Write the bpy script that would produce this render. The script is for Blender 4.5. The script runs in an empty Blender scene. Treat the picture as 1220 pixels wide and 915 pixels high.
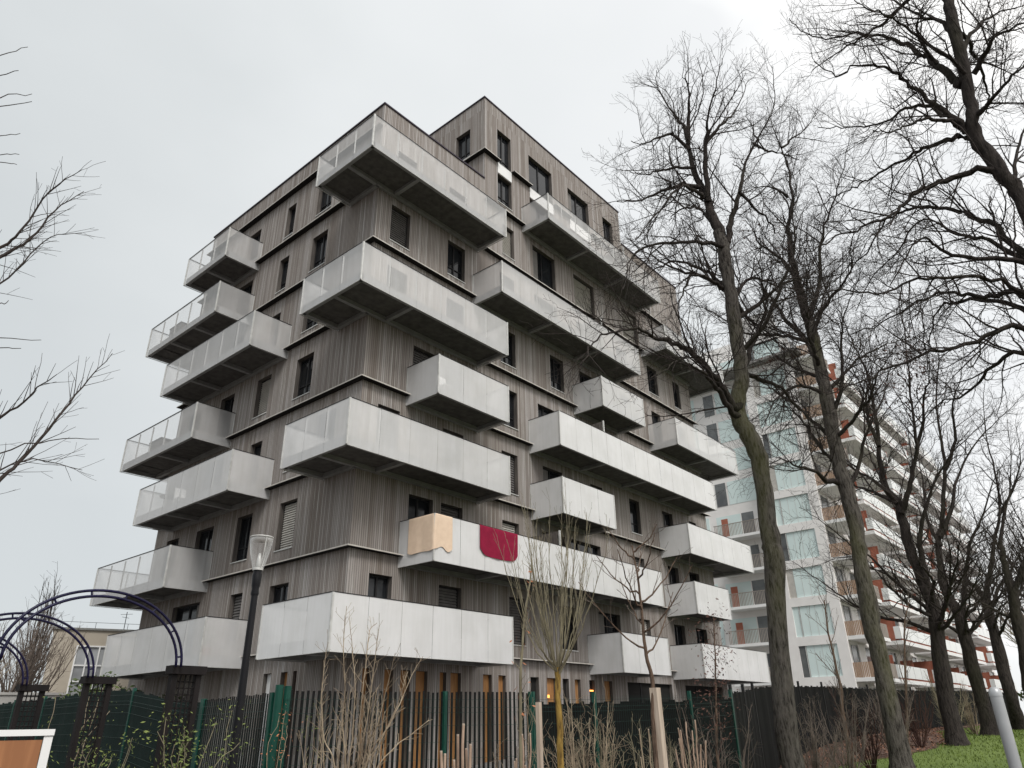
import bpy, math, random
import numpy as np
from mathutils import Vector, Matrix
random.seed(7)
rng = np.random.default_rng(11)
D = bpy.data
scene = bpy.context.scene
COL = scene.collection
PI = math.pi

# ------------------------------------------------------------------ helpers
class MB:
    """collects geometry, then links it as one mesh object"""
    def __init__(s): s.v = []; s.f = []; s.mi = []
    def quad(s, a, b, c, d, m=0):
        n = len(s.v); s.v += [a, b, c, d]; s.f.append((n, n+1, n+2, n+3)); s.mi.append(m)
    def tri(s, a, b, c, m=0):
        n = len(s.v); s.v += [a, b, c]; s.f.append((n, n+1, n+2)); s.mi.append(m)
    def box(s, x0, y0, z0, x1, y1, z1, m=0):
        n = len(s.v)
        s.v += [(x0,y0,z0),(x1,y0,z0),(x1,y1,z0),(x0,y1,z0),(x0,y0,z1),(x1,y0,z1),(x1,y1,z1),(x0,y1,z1)]
        for q in ((0,3,2,1),(4,5,6,7),(0,1,5,4),(1,2,6,5),(2,3,7,6),(3,0,4,7)):
            s.f.append(tuple(n+i for i in q)); s.mi.append(m)
    def bar(s, p, q, w, h, m=0, up=(0,0,1)):
        """box between two points, w across, h along up"""
        p = Vector(p); q = Vector(q); d = q-p
        if d.length < 1e-6: return
        d.normalize(); u = Vector(up)
        if abs(d.dot(u)) > .99: u = Vector((1,0,0))
        r = d.cross(u).normalized(); u = r.cross(d).normalized()
        n = len(s.v)
        for e in (p, q):
            for a, b in ((-1,-1),(1,-1),(1,1),(-1,1)):
                s.v.append(tuple(e + r*(a*w/2) + u*(b*h/2)))
        for k in ((0,3,2,1),(4,5,6,7),(0,1,5,4),(1,2,6,5),(2,3,7,6),(3,0,4,7)):
            s.f.append(tuple(n+i for i in k)); s.mi.append(m)
    def tube(s, pts, rad, sides=6, m=0, caps=True):
        pts = [Vector(p) for p in pts]; k = len(pts)
        if k < 2: return
        if not hasattr(rad, '__len__'): rad = [rad]*k
        n = len(s.v); ref = None
        for i in range(k):
            t = (pts[min(i+1,k-1)]-pts[max(i-1,0)])
            if t.length < 1e-7: t = Vector((0,0,1))
            t.normalize()
            if ref is None:
                ref = t.orthogonal().normalized()
            else:
                ref = (ref - t*ref.dot(t))
                if ref.length < 1e-5: ref = t.orthogonal()
                ref.normalize()
            b = t.cross(ref)
            for j in range(sides):
                a = 2*PI*j/sides
                s.v.append(tuple(pts[i] + (ref*math.cos(a)+b*math.sin(a))*rad[i]))
        for i in range(k-1):
            for j in range(sides):
                a = n+i*sides+j; b_ = n+i*sides+(j+1)%sides
                s.f.append((a, b_, b_+sides, a+sides)); s.mi.append(m)
        if caps:
            s.f.append(tuple(n+j for j in reversed(range(sides)))); s.mi.append(m)
            s.f.append(tuple(n+(k-1)*sides+j for j in range(sides))); s.mi.append(m)
    def lathe(s, c, prof, sides=20, m=0):
        n = len(s.v)
        for r, z in prof:
            for j in range(sides):
                a = 2*PI*j/sides
                s.v.append((c[0]+r*math.cos(a), c[1]+r*math.sin(a), c[2]+z))
        for i in range(len(prof)-1):
            for j in range(sides):
                a = n+i*sides+j; b = n+i*sides+(j+1)%sides
                s.f.append((a, b, b+sides, a+sides)); s.mi.append(m)
    def build(s, name, mat, parent=None, smooth=False):
        me = D.meshes.new(name); me.from_pydata(s.v, [], s.f)
        mats = mat if isinstance(mat, (list, tuple)) else [mat]
        for x in mats: me.materials.append(x)
        if len(mats) > 1: me.polygons.foreach_set('material_index', s.mi)
        if smooth: me.polygons.foreach_set('use_smooth', [True]*len(s.f))
        me.update()
        return link(D.objects.new(name, me), parent)

def world_of(o):
    m = Matrix.Identity(4)
    while o is not None:
        m = Matrix.Translation(o.location) @ m if o.type == 'EMPTY' else m
        o = o.parent
    return m
def link(o, parent=None):
    COL.objects.link(o)
    if parent is not None:
        o.parent = parent
        # children keep world coordinates: only empties carry an offset
        if parent.type == 'EMPTY':
            o.matrix_parent_inverse = Matrix.Translation(-parent.location)
    return o
def tag(o, label=None, cat=None, group=None, kind=None):
    if label: o['label'] = label
    if cat: o['category'] = cat
    if group: o['group'] = group
    if kind: o['kind'] = kind
    return o
def thing(name, label, cat, loc=(0,0,0), group=None):
    o = D.objects.new(name, None); o.empty_display_size = .3; o.location = loc
    COL.objects.link(o); return tag(o, label, cat, group)

# ------------------------------------------------------------------ materials
def newmat(name):
    m = D.materials.new(name); m.use_nodes = True
    nt = m.node_tree; nt.nodes.clear()
    out = nt.nodes.new('ShaderNodeOutputMaterial')
    b = nt.nodes.new('ShaderNodeBsdfPrincipled')
    nt.links.new(b.outputs[0], out.inputs[0])
    return m, nt, b, out
def N(nt, t, **kw):
    n = nt.nodes.new(t)
    for k, v in kw.items(): setattr(n, k, v)
    return n
def mth(nt, op, a, b=None, c=None):
    n = nt.nodes.new('ShaderNodeMath'); n.operation = op
    for i, v in enumerate((a, b, c)):
        if v is None: continue
        if isinstance(v, (int, float)): n.inputs[i].default_value = v
        else: nt.links.new(v, n.inputs[i])
    return n.outputs[0]
def ramp(nt, fac, stops):
    r = nt.nodes.new('ShaderNodeValToRGB')
    e = r.color_ramp.elements
    while len(e) < len(stops): e.new(.5)
    for i, (p, c) in enumerate(stops):
        e[i].position = p; e[i].color = (*c, 1)
    nt.links.new(fac, r.inputs[0]); return r.outputs[0]
def mixc(nt, a, b, fac, mode='MIX'):
    n = nt.nodes.new('ShaderNodeMix'); n.data_type = 'RGBA'; n.blend_type = mode
    for s, v in ((n.inputs[0], fac), (n.inputs[6], a), (n.inputs[7], b)):
        if isinstance(v, (int, float)): s.default_value = v
        elif isinstance(v, tuple): s.default_value = (*v, 1)
        else: nt.links.new(v, s)
    return n.outputs[2]
def noise(nt, vec, scale, detail=4, rough=.55):
    n = nt.nodes.new('ShaderNodeTexNoise'); n.inputs['Scale'].default_value = scale
    n.inputs['Detail'].default_value = detail; n.inputs['Roughness'].default_value = rough
    if vec is not None: nt.links.new(vec, n.inputs['Vector'])
    return n.outputs[0]
def objco(nt, scale=(1,1,1)):
    tc = nt.nodes.new('ShaderNodeTexCoord'); mp = nt.nodes.new('ShaderNodeMapping')
    mp.inputs['Scale'].default_value = scale
    nt.links.new(tc.outputs['Object'], mp.inputs[0]); return mp.outputs[0]
def bump(nt, b, h, strength=.4, dist=.02):
    n = nt.nodes.new('ShaderNodeBump'); n.inputs['Strength'].default_value = strength
    n.inputs['Distance'].default_value = dist
    nt.links.new(h, n.inputs['Height']); nt.links.new(n.outputs[0], b.inputs['Normal'])

def plain(name, c1, c2=None, scale=3, rough=.6, metal=0, stretch=(1,1,1), bmp=0, spec=.22, detail=4, lo=.35, hi=.65):
    m, nt, b, out = newmat(name)
    b.inputs['Roughness'].default_value = rough; b.inputs['Metallic'].default_value = metal
    b.inputs['Specular IOR Level'].default_value = spec
    if c2 is None: c2 = tuple(x*.85 for x in c1)
    h = noise(nt, objco(nt, stretch), scale, detail)
    nt.links.new(ramp(nt, h, [(lo, c2), (hi, c1)]), b.inputs['Base Color'])
    if bmp: bump(nt, b, h, bmp)
    return m

def wood_cladding(name, axis):
    """vertical weathered boards; axis = the horizontal axis the facade runs along"""
    m, nt, b, out = newmat(name)
    tc = N(nt, 'ShaderNodeTexCoord'); sp = N(nt, 'ShaderNodeSeparateXYZ')
    nt.links.new(tc.outputs['Object'], sp.inputs[0])
    u = sp.outputs[axis]; z = sp.outputs[2]
    storey = mth(nt, 'FLOOR', mth(nt, 'DIVIDE', mth(nt, 'SUBTRACT', z, 3.8), 2.9))
    bu = mth(nt, 'DIVIDE', u, .085)
    bi = mth(nt, 'FLOOR', bu)
    seed = mth(nt, 'ADD', bi, mth(nt, 'MULTIPLY', storey, 37.3))
    wn = N(nt, 'ShaderNodeTexWhiteNoise', noise_dimensions='1D'); nt.links.new(seed, wn.inputs['W'])
    base = ramp(nt, wn.outputs[0], [(0, (.232,.206,.187)), (.3, (.272,.246,.228)), (.6, (.305,.28,.264)), (.85, (.34,.319,.304)), (1, (.385,.366,.352))])
    # broad zones (facade weathers differently from bay to bay)
    bz = mth(nt, 'FLOOR', mth(nt, 'DIVIDE', u, .81))
    wz = N(nt, 'ShaderNodeTexWhiteNoise', noise_dimensions='1D'); nt.links.new(mth(nt, 'ADD', bz, mth(nt, 'MULTIPLY', storey, 11.7)), wz.inputs['W'])
    zone = ramp(nt, wz.outputs[0], [(0, (.88,.85,.82)), (.5, (.98,.97,.96)), (1, (1.07,1.07,1.07))])
    c = mixc(nt, base, zone, 1.0, 'MULTIPLY')
    # weather streaks running down the grain
    cb = N(nt, 'ShaderNodeCombineXYZ')
    nt.links.new(mth(nt, 'MULTIPLY', u, 9), cb.inputs[0]); nt.links.new(mth(nt, 'MULTIPLY', z, .55), cb.inputs[1]); nt.links.new(mth(nt, 'MULTIPLY', bi, .37), cb.inputs[2])
    st = noise(nt, cb.outputs[0], 1.6, 5, .6)
    c = mixc(nt, c, ramp(nt, st, [(.3, (.86,.84,.82)), (.5, (1,1,1)), (.72, (1.1,1.1,1.11))]), .9, 'MULTIPLY')
    # pale battens / silvered boards
    si = mth(nt, 'FLOOR', mth(nt, 'DIVIDE', u, .045))
    w2 = N(nt, 'ShaderNodeTexWhiteNoise', noise_dimensions='1D'); nt.links.new(mth(nt, 'ADD', si, mth(nt, 'MULTIPLY', storey, 91.1)), w2.inputs['W'])
    pale = mth(nt, 'MULTIPLY', mth(nt, 'GREATER_THAN', w2.outputs[0], .87), ramp(nt, st, [(.35, (0,0,0)), (.6, (1,1,1))]))
    c = mixc(nt, c, (.50,.485,.46), mth(nt, 'MULTIPLY', pale, .55))
    # joints
    fr = mth(nt, 'FRACT', bu)
    joint = mth(nt, 'LESS_THAN', fr, .17)
    c = mixc(nt, c, (.06,.052,.045), mth(nt, 'MULTIPLY', joint, .85))
    nt.links.new(c, b.inputs['Base Color'])
    b.inputs['Roughness'].default_value = .85; b.inputs['Specular IOR Level'].default_value = .1
    hgt = mth(nt, 'ADD', mth(nt, 'SUBTRACT', 1.0, joint), mth(nt, 'MULTIPLY', wn.outputs[0], .5))
    bump(nt, b, hgt, .5, .012)
    return m

def perforated(name, opacity, col=(.76,.76,.76), tint=(.70,.70,.695)):
    """perforated sheet: holes too fine to draw one by one, so part of the sheet is open"""
    m, nt, b, out = newmat(name)
    v = objco(nt)
    h = noise(nt, v, 1.1, 3)
    h2 = noise(nt, objco(nt, (6,6,.5)), 1.5, 4)
    c = mixc(nt, ramp(nt, h, [(.35, tint), (.6, col)]), ramp(nt, h2, [(.3, (.95,.95,.94)), (.6, (1,1,1))]), 1.0, 'MULTIPLY')
    nt.links.new(c, b.inputs['Base Color'])
    b.inputs['Roughness'].default_value = .55; b.inputs['Metallic'].default_value = .1
    tr = N(nt, 'ShaderNodeBsdfTransparent'); mx = N(nt, 'ShaderNodeMixShader')
    mx.inputs[0].default_value = opacity
    nt.links.new(tr.outputs[0], mx.inputs[1]); nt.links.new(b.outputs[0], mx.inputs[2])
    nt.links.new(mx.outputs[0], out.inputs[0])
    return m

def glassy(name, c, rough=.06, spec=.8):
    m, nt, b, out = newmat(name)
    h = noise(nt, objco(nt), .9, 2)
    nt.links.new(ramp(nt, h, [(.35, tuple(x*.55 for x in c)), (.65, c)]), b.inputs['Base Color'])
    b.inputs['Roughness'].default_value = rough; b.inputs['Specular IOR Level'].default_value = spec
    return m

def bark(name, c1, c2, moss=None, scale=7):
    m, nt, b, out = newmat(name)
    v = objco(nt, (1,1,.22))
    h = noise(nt, v, scale*2.6, 6, .7)
    c = ramp(nt, h, [(.36, c2), (.52, c1), (.72, tuple(min(1, x*1.45) for x in c1))])
    if moss:
        g = noise(nt, objco(nt, (1,1,.5)), .9, 4)
        sp = N(nt, 'ShaderNodeSeparateXYZ'); geo = N(nt, 'ShaderNodeNewGeometry')
        nt.links.new(geo.outputs['Normal'], sp.inputs[0])
        side = mth(nt, 'MULTIPLY_ADD', sp.outputs[0], -.12, g)   # moss keeps to one side of the trunk
        k = ramp(nt, side, [(.56, (0,0,0)), (.74, (1,1,1))])
        c = mixc(nt, c, moss, mth(nt, 'MULTIPLY', k, .38))
    nt.links.new(c, b.inputs['Base Color'])
    b.inputs['Roughness'].default_value = .95; b.inputs['Specular IOR Level'].default_value = .15
    bump(nt, b, h, 1.0, .07)
    return m

M = {}
M['wood_x'] = wood_cladding('larch_cladding_x', 0)
M['wood_y'] = wood_cladding('larch_cladding_y', 1)
M['perf'] = {k: perforated('perforated_metal_%d' % k, q) for k, q in ((55, .40), (66, .52), (82, .68), (93, .90))}
M['metal_light'] = plain('pale_metal', (.62,.62,.60), (.5,.5,.48), 5, .45, .3)
M['metal_dark'] = plain('dark_metal', (.022,.021,.022), (.014,.014,.015), 4, .6)
M['drip'] = plain('ledge_drip_board', (.62,.59,.54), (.50,.47,.43), 4, .7)
M['beam'] = plain('balcony_beam_steel', (.33,.335,.34), (.26,.26,.265), 3, .55, .2)
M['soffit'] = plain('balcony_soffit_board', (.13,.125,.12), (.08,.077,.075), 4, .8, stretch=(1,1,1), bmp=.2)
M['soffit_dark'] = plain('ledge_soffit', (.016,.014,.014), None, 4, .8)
M['slab'] = plain('balcony_deck', (.3,.29,.28), (.22,.21,.2), 4, .8)
M['reveal'] = plain('window_reveal_board', (.14,.125,.112), (.085,.075,.068), 3, .8, stretch=(6,6,.6))
M['coping'] = plain('roof_coping', (.045,.035,.05), None, 4, .5, .4)
M['roof'] = plain('flat_roof_gravel', (.25,.25,.24), (.18,.18,.17), 8, .95)
M['pane'] = glassy('window_glass', (.02,.022,.025), .06, .3)
M['pane_bright'] = glassy('window_glass_curtained', (.33,.34,.35), .1, .6)
M['blind'] = plain('roller_blind_slats', (.50,.48,.44), (.42,.40,.37), 3, .6)
M['blind_dark'] = plain('grey_louvre_slats', (.16,.15,.145), (.11,.105,.1), 3, .6)
M['white'] = plain('white_panel', (.78,.78,.77), (.72,.72,.71), 2, .5)
M['orange_door'] = plain('varnished_plywood', (.42,.215,.085), (.30,.145,.055), 3, .5, stretch=(5,5,.5))
M['concrete_wall'] = plain('grey_render', (.34,.33,.31), (.26,.25,.24), 2, .9, bmp=.15)
M['beige'] = plain('beige_render', (.46,.41,.34), (.40,.355,.29), 1, .9)
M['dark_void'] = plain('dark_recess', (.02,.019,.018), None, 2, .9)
M['green_metal'] = plain('green_coated_steel', (.010,.068,.048), (.007,.046,.033), 3, .35)
M['green_wire'] = plain('green_coated_wire', (.010,.036,.029), None, 3, .4)
M['slat_black'] = plain('black_privacy_slat', (.005,.005,.005), (.003,.003,.003), 2, .6, stretch=(3,3,.4))
M['fabric_green'] = plain('dark_green_screen_fabric', (.006,.0115,.011), (.004,.0075,.007), 2, .9)
M['fabric_black'] = plain('black_screen_fabric', (.005,.0055,.005), (.003,.003,.003), 3, .95, bmp=.4)
M['trellis'] = plain('dark_brown_trellis_wood', (.012,.009,.009), (.007,.0055,.0055), 4, .7, stretch=(4,4,1))
M['arch_steel'] = plain('navy_painted_steel', (.010,.009,.04), (.007,.006,.026), 4, .35)
M['lamp_black'] = plain('black_lamp_post_paint', (.007,.007,.009), None, 4, .4)
M['board_wood'] = plain('stained_plywood_board', (.46,.22,.10), (.27,.12,.055), 2.2, .45, stretch=(5,5,.7), detail=6)
M['bollard'] = plain('grey_galvanised_tube', (.42,.43,.44), (.36,.37,.38), 3, .35, .3)
M['towel_beige'] = plain('peach_towelling', (.78,.61,.46), (.72,.55,.41), 5, .95)
M['towel_red'] = plain('crimson_blanket', (.27,.012,.045), (.22,.009,.036), 4, .95, bmp=.3)
M['teal'] = plain('pale_teal_panel', (.66,.765,.75), (.61,.72,.71), .5, .3)
M['render_white'] = plain('white_render', (.80,.78,.76), (.75,.73,.71), 1.2, .85)
M['orange_panel'] = plain('orange_terracotta_panel', (.36,.13,.085), (.28,.10,.065), 2, .7)
M['grey_wood'] = plain('grey_balcony_boards', (.36,.32,.28), (.22,.19,.165), 3, .8, stretch=(7,7,.4))
M['brown_wood'] = plain('tan_balcony_boards', (.42,.29,.2), (.30,.2,.14), 3, .8, stretch=(7,7,.4))
M['white_glass'] = plain('milky_railing_panel', (.74,.76,.75), (.68,.70,.69), .6, .35)
M['bark_big'] = bark('rough_grey_bark', (.105,.094,.083), (.02,.017,.015), (.10,.105,.03))
M['bark_dark'] = bark('dark_bark', (.05,.042,.038), (.018,.015,.014), (.04,.042,.02))
M['twig'] = plain('dark_twigs', (.050,.040,.035), (.03,.024,.022), 1, .9)
M['twig_red'] = plain('reddish_twigs', (.085,.045,.035), (.05,.028,.024), 1, .9)
M['twig_pale'] = plain('pale_straw_twigs', (.38,.31,.22), (.2,.155,.11), 4, .9)
M['twig_olive'] = plain('olive_twigs', (.27,.24,.16), (.16,.14,.095), 3, .9)
M['twig_grey'] = plain('grey_brown_twigs', (.19,.155,.13), (.10,.08,.068), 3, .9)
M['yellow_bark'] = bark('yellow_lichen_bark', (.34,.22,.06), (.13,.08,.03), None, 9)
M['brown_bark'] = bark('brown_young_bark', (.16,.11,.08), (.07,.05,.038), None, 9)
M['stake'] = plain('weathered_stake', (.50,.42,.34), (.36,.29,.23), 3, .85, stretch=(8,8,.8), bmp=.3)
M['leaf_dry'] = plain('dry_brown_leaves', (.12,.058,.042), (.07,.035,.028), 5, .8)
M['leaf_orange'] = plain('dry_orange_leaves', (.45,.19,.10), (.33,.13,.06), 5, .8)
M['leaf_green'] = plain('yellow_green_leaves', (.17,.20,.055), (.085,.12,.035), 5, .7)
M['leaf_hedge'] = plain('hedge_leaves', (.09,.12,.035), (.035,.055,.018), 3, .8)
M['glow'] = None
m, nt, b, out = newmat('warm_lamp_strip')
b.inputs['Base Color'].default_value = (1,.4,.1,1); b.inputs['Emission Color'].default_value = (1,.32,.06,1); b.inputs['Emission Strength'].default_value = 2.5
M['glow'] = m
# clear lantern plastic
m, nt, b, out = newmat('clear_lantern_plastic')
b.inputs['Base Color'].default_value = (.85,.86,.86,1); b.inputs['Roughness'].default_value = .12
tr = N(nt, 'ShaderNodeBsdfTransparent'); mx = N(nt, 'ShaderNodeMixShader'); lw = N(nt, 'ShaderNodeLayerWeight'); lw.inputs[0].default_value = .45
nt.links.new(mth(nt, 'MULTIPLY_ADD', lw.outputs['Facing'], .55, .05), mx.inputs[0])
nt.links.new(tr.outputs[0], mx.inputs[1]); nt.links.new(b.outputs[0], mx.inputs[2]); nt.links.new(mx.outputs[0], out.inputs[0])
M['lantern'] = m

# ------------------------------------------------------------------ terrain
def sm(t): t = min(1, max(0, t)); return t*t*(3-2*t)
def G(x, y):
    near = .95*sm((x-9)/24.) + .25*min(1, max(0, (x-33)/20))
    bank = .10*sm((x-15)/6.)*sm((y-6.2)/2.4)
    s = sm((y-10.5)/5.)
    return (near+bank)*(1-s) + s*max(near, .35)
def grass_mat():
    m, nt, b, out = newmat('lawn_grass')
    v = objco(nt)
    a = noise(nt, v, .35, 3); f = noise(nt, v, 14, 5, .7)
    c = ramp(nt, f, [(.3, (.07,.105,.02)), (.5, (.115,.165,.032)), (.7, (.17,.225,.055))])
    c = mixc(nt, c, ramp(nt, a, [(.35, (.75,.8,.6)), (.65, (1.1,1.1,1))]), 1, 'MULTIPLY')
    nt.links.new(c, b.inputs['Base Color']); b.inputs['Roughness'].default_value = .9
    bump(nt, b, f, .8, .04); return m
def mulch_mat():
    m, nt, b, out = newmat('bark_mulch')
    v = objco(nt)
    f = noise(nt, v, 9, 6, .75)
    vo = N(nt, 'ShaderNodeTexVoronoi'); vo.inputs['Scale'].default_value = 16; nt.links.new(v, vo.inputs['Vector'])
    c = ramp(nt, f, [(.3, (.035,.022,.017)), (.5, (.10,.055,.038)), (.72, (.24,.14,.10))])
    c = mixc(nt, c, vo.outputs['Color'], .12, 'OVERLAY')
    nt.links.new(c, b.inputs['Base Color']); b.inputs['Roughness'].default_value = .95
    bump(nt, b, f, .9, .05); return m
M['grass'] = grass_mat(); M['mulch'] = mulch_mat()
def sheet(name, xs, ys, dz, mat, label_kind='structure', fn=G, jig=0):
    v = [(x, y, fn(x, y)+dz+(random.uniform(0, jig))) for y in ys for x in xs]
    nx = len(xs)
    f = [(j*nx+i, j*nx+i+1, (j+1)*nx+i+1, (j+1)*nx+i) for j in range(len(ys)-1) for i in range(nx-1)]
    me = D.meshes.new(name); me.from_pydata(v, [], f); me.materials.append(mat)
    me.polygons.foreach_set('use_smooth', [True]*len(f))
    o = D.objects.new(name, me); COL.objects.link(o); o['kind'] = 'structure'; return o
def span(a, b, n): return [a+(b-a)*i/n for i in range(n+1)]
xs = [-900,-300,-100,-40]+span(-20, 60, 80)+[70,90,120,200,400,900]
ys = [-900,-300,-100,-40]+span(-20, 50, 70)+[60,90,120,200,400,900]
M['soil'] = plain('worn_ground', (.12,.105,.09), (.075,.066,.056), 1.5, .95, bmp=.3)
sheet('ground', xs, ys, 0, M['soil'])
# planting bed of bark mulch in front of the fence, edge wanders
def bed_edge(x): return 3.9 + 2.3*sm((x-10)/4.) + 1.15*sm((x-14)/4.5) - 1.1*sm((x-19.5)/6.) + 1.8*sm((x-28)/8.) + .1*math.sin(x*.9)+.06*math.sin(x*2.3+1)
# mown lawn with the trees standing in it
lx = span(10, 90, 120); v = []; f = []; lr = 16
for x in lx:
    for j in range(lr):
        y = -14+(bed_edge(x)+.15+14)*j/(lr-1); v.append((x, y, G(x, y)+.006))
for i in range(len(lx)-1):
    for j in range(lr-1): a = i*lr+j; f.append((a, a+lr, a+lr+1, a+1))
me = D.meshes.new('lawn'); me.from_pydata(v, [], f); me.materials.append(M['grass'])
me.polygons.foreach_set('use_smooth', [True]*len(f)); o = D.objects.new('lawn', me); COL.objects.link(o); o['kind'] = 'structure'
v = []; f = []; bx = span(2.2, 60, 116); rows = 9
for i, x in enumerate(bx):
    e = bed_edge(x)
    for j in range(rows):
        y = e + (10.2-e)*j/(rows-1)
        v.append((x, y, G(x, y)+.016+(.05*random.random() if 0 < j < rows-1 else 0)))
for i in range(len(bx)-1):
    for j in range(rows-1):
        a = i*rows+j; f.append((a, a+rows, a+rows+1, a+1))
me = D.meshes.new('planting_bed'); me.from_pydata(v, [], f); me.materials.append(M['mulch'])
o = D.objects.new('planting_bed', me); COL.objects.link(o); o['kind'] = 'structure'
# yard paving behind the fence around the block
M['paving'] = plain('yard_paving', (.22,.21,.2), (.15,.145,.14), 2, .9)
sheet('courtyard_paving', span(7, 60, 30), span(12, 50, 20), .02, M['paving'])
# grass tufts on the visible lawn
mb = MB()
for k in range(26000):
    x = random.uniform(11, 46); y = random.uniform(-1.5, 8)
    if y > bed_edge(x)+.1: continue
    z = G(x, y); h = random.uniform(.03, .085); a = random.uniform(0, 2*PI); w = .007+.0004*x
    dx, dy = math.cos(a)*w, math.sin(a)*w
    mb.tri((x-dx, y-dy, z), (x+dx, y+dy, z), (x+random.uniform(-.04,.04), y+random.uniform(-.04,.04), z+h))
M['blade'] = plain('grass_blades', (.16,.215,.05), (.10,.14,.03), .8, .8)
tag(mb.build('grass_tufts', M['blade']), 'short bright green grass blades of the lawn', 'grass', kind='stuff')
# mulch chips and leaf litter
mb = MB()
for k in range(9000):
    x = random.uniform(6, 40); y = random.uniform(4, 9)
    if y < bed_edge(x)-.15: continue
    z = G(x, y)+.05; a = random.uniform(0, 2*PI); L = random.uniform(.03, .09); w = L*.4
    c, s_ = math.cos(a), math.sin(a); t = random.uniform(-.03, .05)
    mb.quad((x, y, z), (x+c*L, y+s_*L, z+t), (x+c*L-s_*w, y+s_*L+c*w, z+t+.01), (x-s_*w, y+c*w, z+.012))
tag(mb.build('mulch_chips', plain('mulch_chip', (.30,.15,.09), (.09,.045,.03), 2.5, .9)), 'scattered reddish bark chips and dead leaves on the planting bed', 'mulch', kind='stuff')
# ------------------------------------------------------------------ the timber-clad apartment block
XL, YR, XE, YB = 13.87, 18.51, 39.16, 32.35     # left facade, front facade, right end, rear
H0, FH = 3.80, 2.90                             # first floor level, storey height
BZ0 = 3.426                                     # underside of the lowest balconies
OUT = .25
def lev(i): return H0 + FH*i
def cant(z):
    if z < H0: return 0.0
    return OUT*(1-((z-H0) % FH)/FH)
block = thing('apartment_building', 'tall timber clad apartment building with pale perforated metal balconies', 'building', (26, 25, 0))

class Facade:
    def __init__(s, side, plane, lo_corner, hi_corner):
        s.side = side; s.plane = plane; s.lo = lo_corner; s.hi = hi_corner
    def P(s, u, z, off, edge=0):
        o2 = max(off, 0)
        if edge == -1 and s.lo: u = u - o2
        if edge == 1 and s.hi: u = u + o2
        return (u, s.plane-off, z) if s.side == 'R' else (s.plane-off, u, z)
    def strip(s, mb, u0, u1, z0, z1, f0, f1, e0, e1, m=0):
        mb.quad(s.P(u0, z0, f0, e0), s.P(u1, z0, f0, e1), s.P(u1, z1, f1, e1), s.P(u0, z1, f1, e0), m)
def wall_band(fc, mb, sof, L, top, u0, u1, wins, flat=False):
    """one storey of boards, flared outwards at its foot, with window holes"""
    def off(z):
        if flat: return 0.0
        return 0.0
    us = sorted({u0, u1, *[w[0] for w in wins], *[w[1] for w in wins]})
    zs = sorted({L, top, min(top, L+FH), *[max(w[2], L) for w in wins], *[min(w[3], top) for w in wins]})
    for i in range(len(us)-1):
        a, b_ = us[i], us[i+1]; e0 = -1 if i == 0 else 0; e1 = 1 if i == len(us)-2 else 0
        for j in range(len(zs)-1):
            c, d = zs[j], zs[j+1]; mu, mz = (a+b_)/2, (c+d)/2
            if any(w[0] < mu < w[1] and w[2] < mz < w[3] for w in wins): continue
            fc.strip(mb, a, b_, c, d, off(c), off(d), e0, e1)
    if not flat:
        # projecting ledge at floor level: dark underside, pale drip edge, broken where openings run down to the floor
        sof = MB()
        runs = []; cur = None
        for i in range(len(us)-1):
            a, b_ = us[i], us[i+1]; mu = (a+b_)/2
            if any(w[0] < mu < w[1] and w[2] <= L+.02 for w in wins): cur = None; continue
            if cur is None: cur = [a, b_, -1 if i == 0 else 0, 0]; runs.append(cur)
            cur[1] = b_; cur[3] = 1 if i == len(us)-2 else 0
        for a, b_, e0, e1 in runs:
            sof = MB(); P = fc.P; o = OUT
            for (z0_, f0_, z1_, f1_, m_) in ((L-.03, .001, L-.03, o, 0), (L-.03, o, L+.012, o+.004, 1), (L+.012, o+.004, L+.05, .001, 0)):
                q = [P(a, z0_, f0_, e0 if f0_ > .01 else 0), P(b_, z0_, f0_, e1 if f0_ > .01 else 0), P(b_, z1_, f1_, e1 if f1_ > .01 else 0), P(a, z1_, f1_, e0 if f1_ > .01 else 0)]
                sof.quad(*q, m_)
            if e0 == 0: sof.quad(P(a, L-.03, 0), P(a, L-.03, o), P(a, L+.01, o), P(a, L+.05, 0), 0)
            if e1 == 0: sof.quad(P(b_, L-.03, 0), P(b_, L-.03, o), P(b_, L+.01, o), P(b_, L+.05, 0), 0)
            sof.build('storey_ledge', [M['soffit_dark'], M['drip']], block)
    return off
REC = -.24
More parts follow.
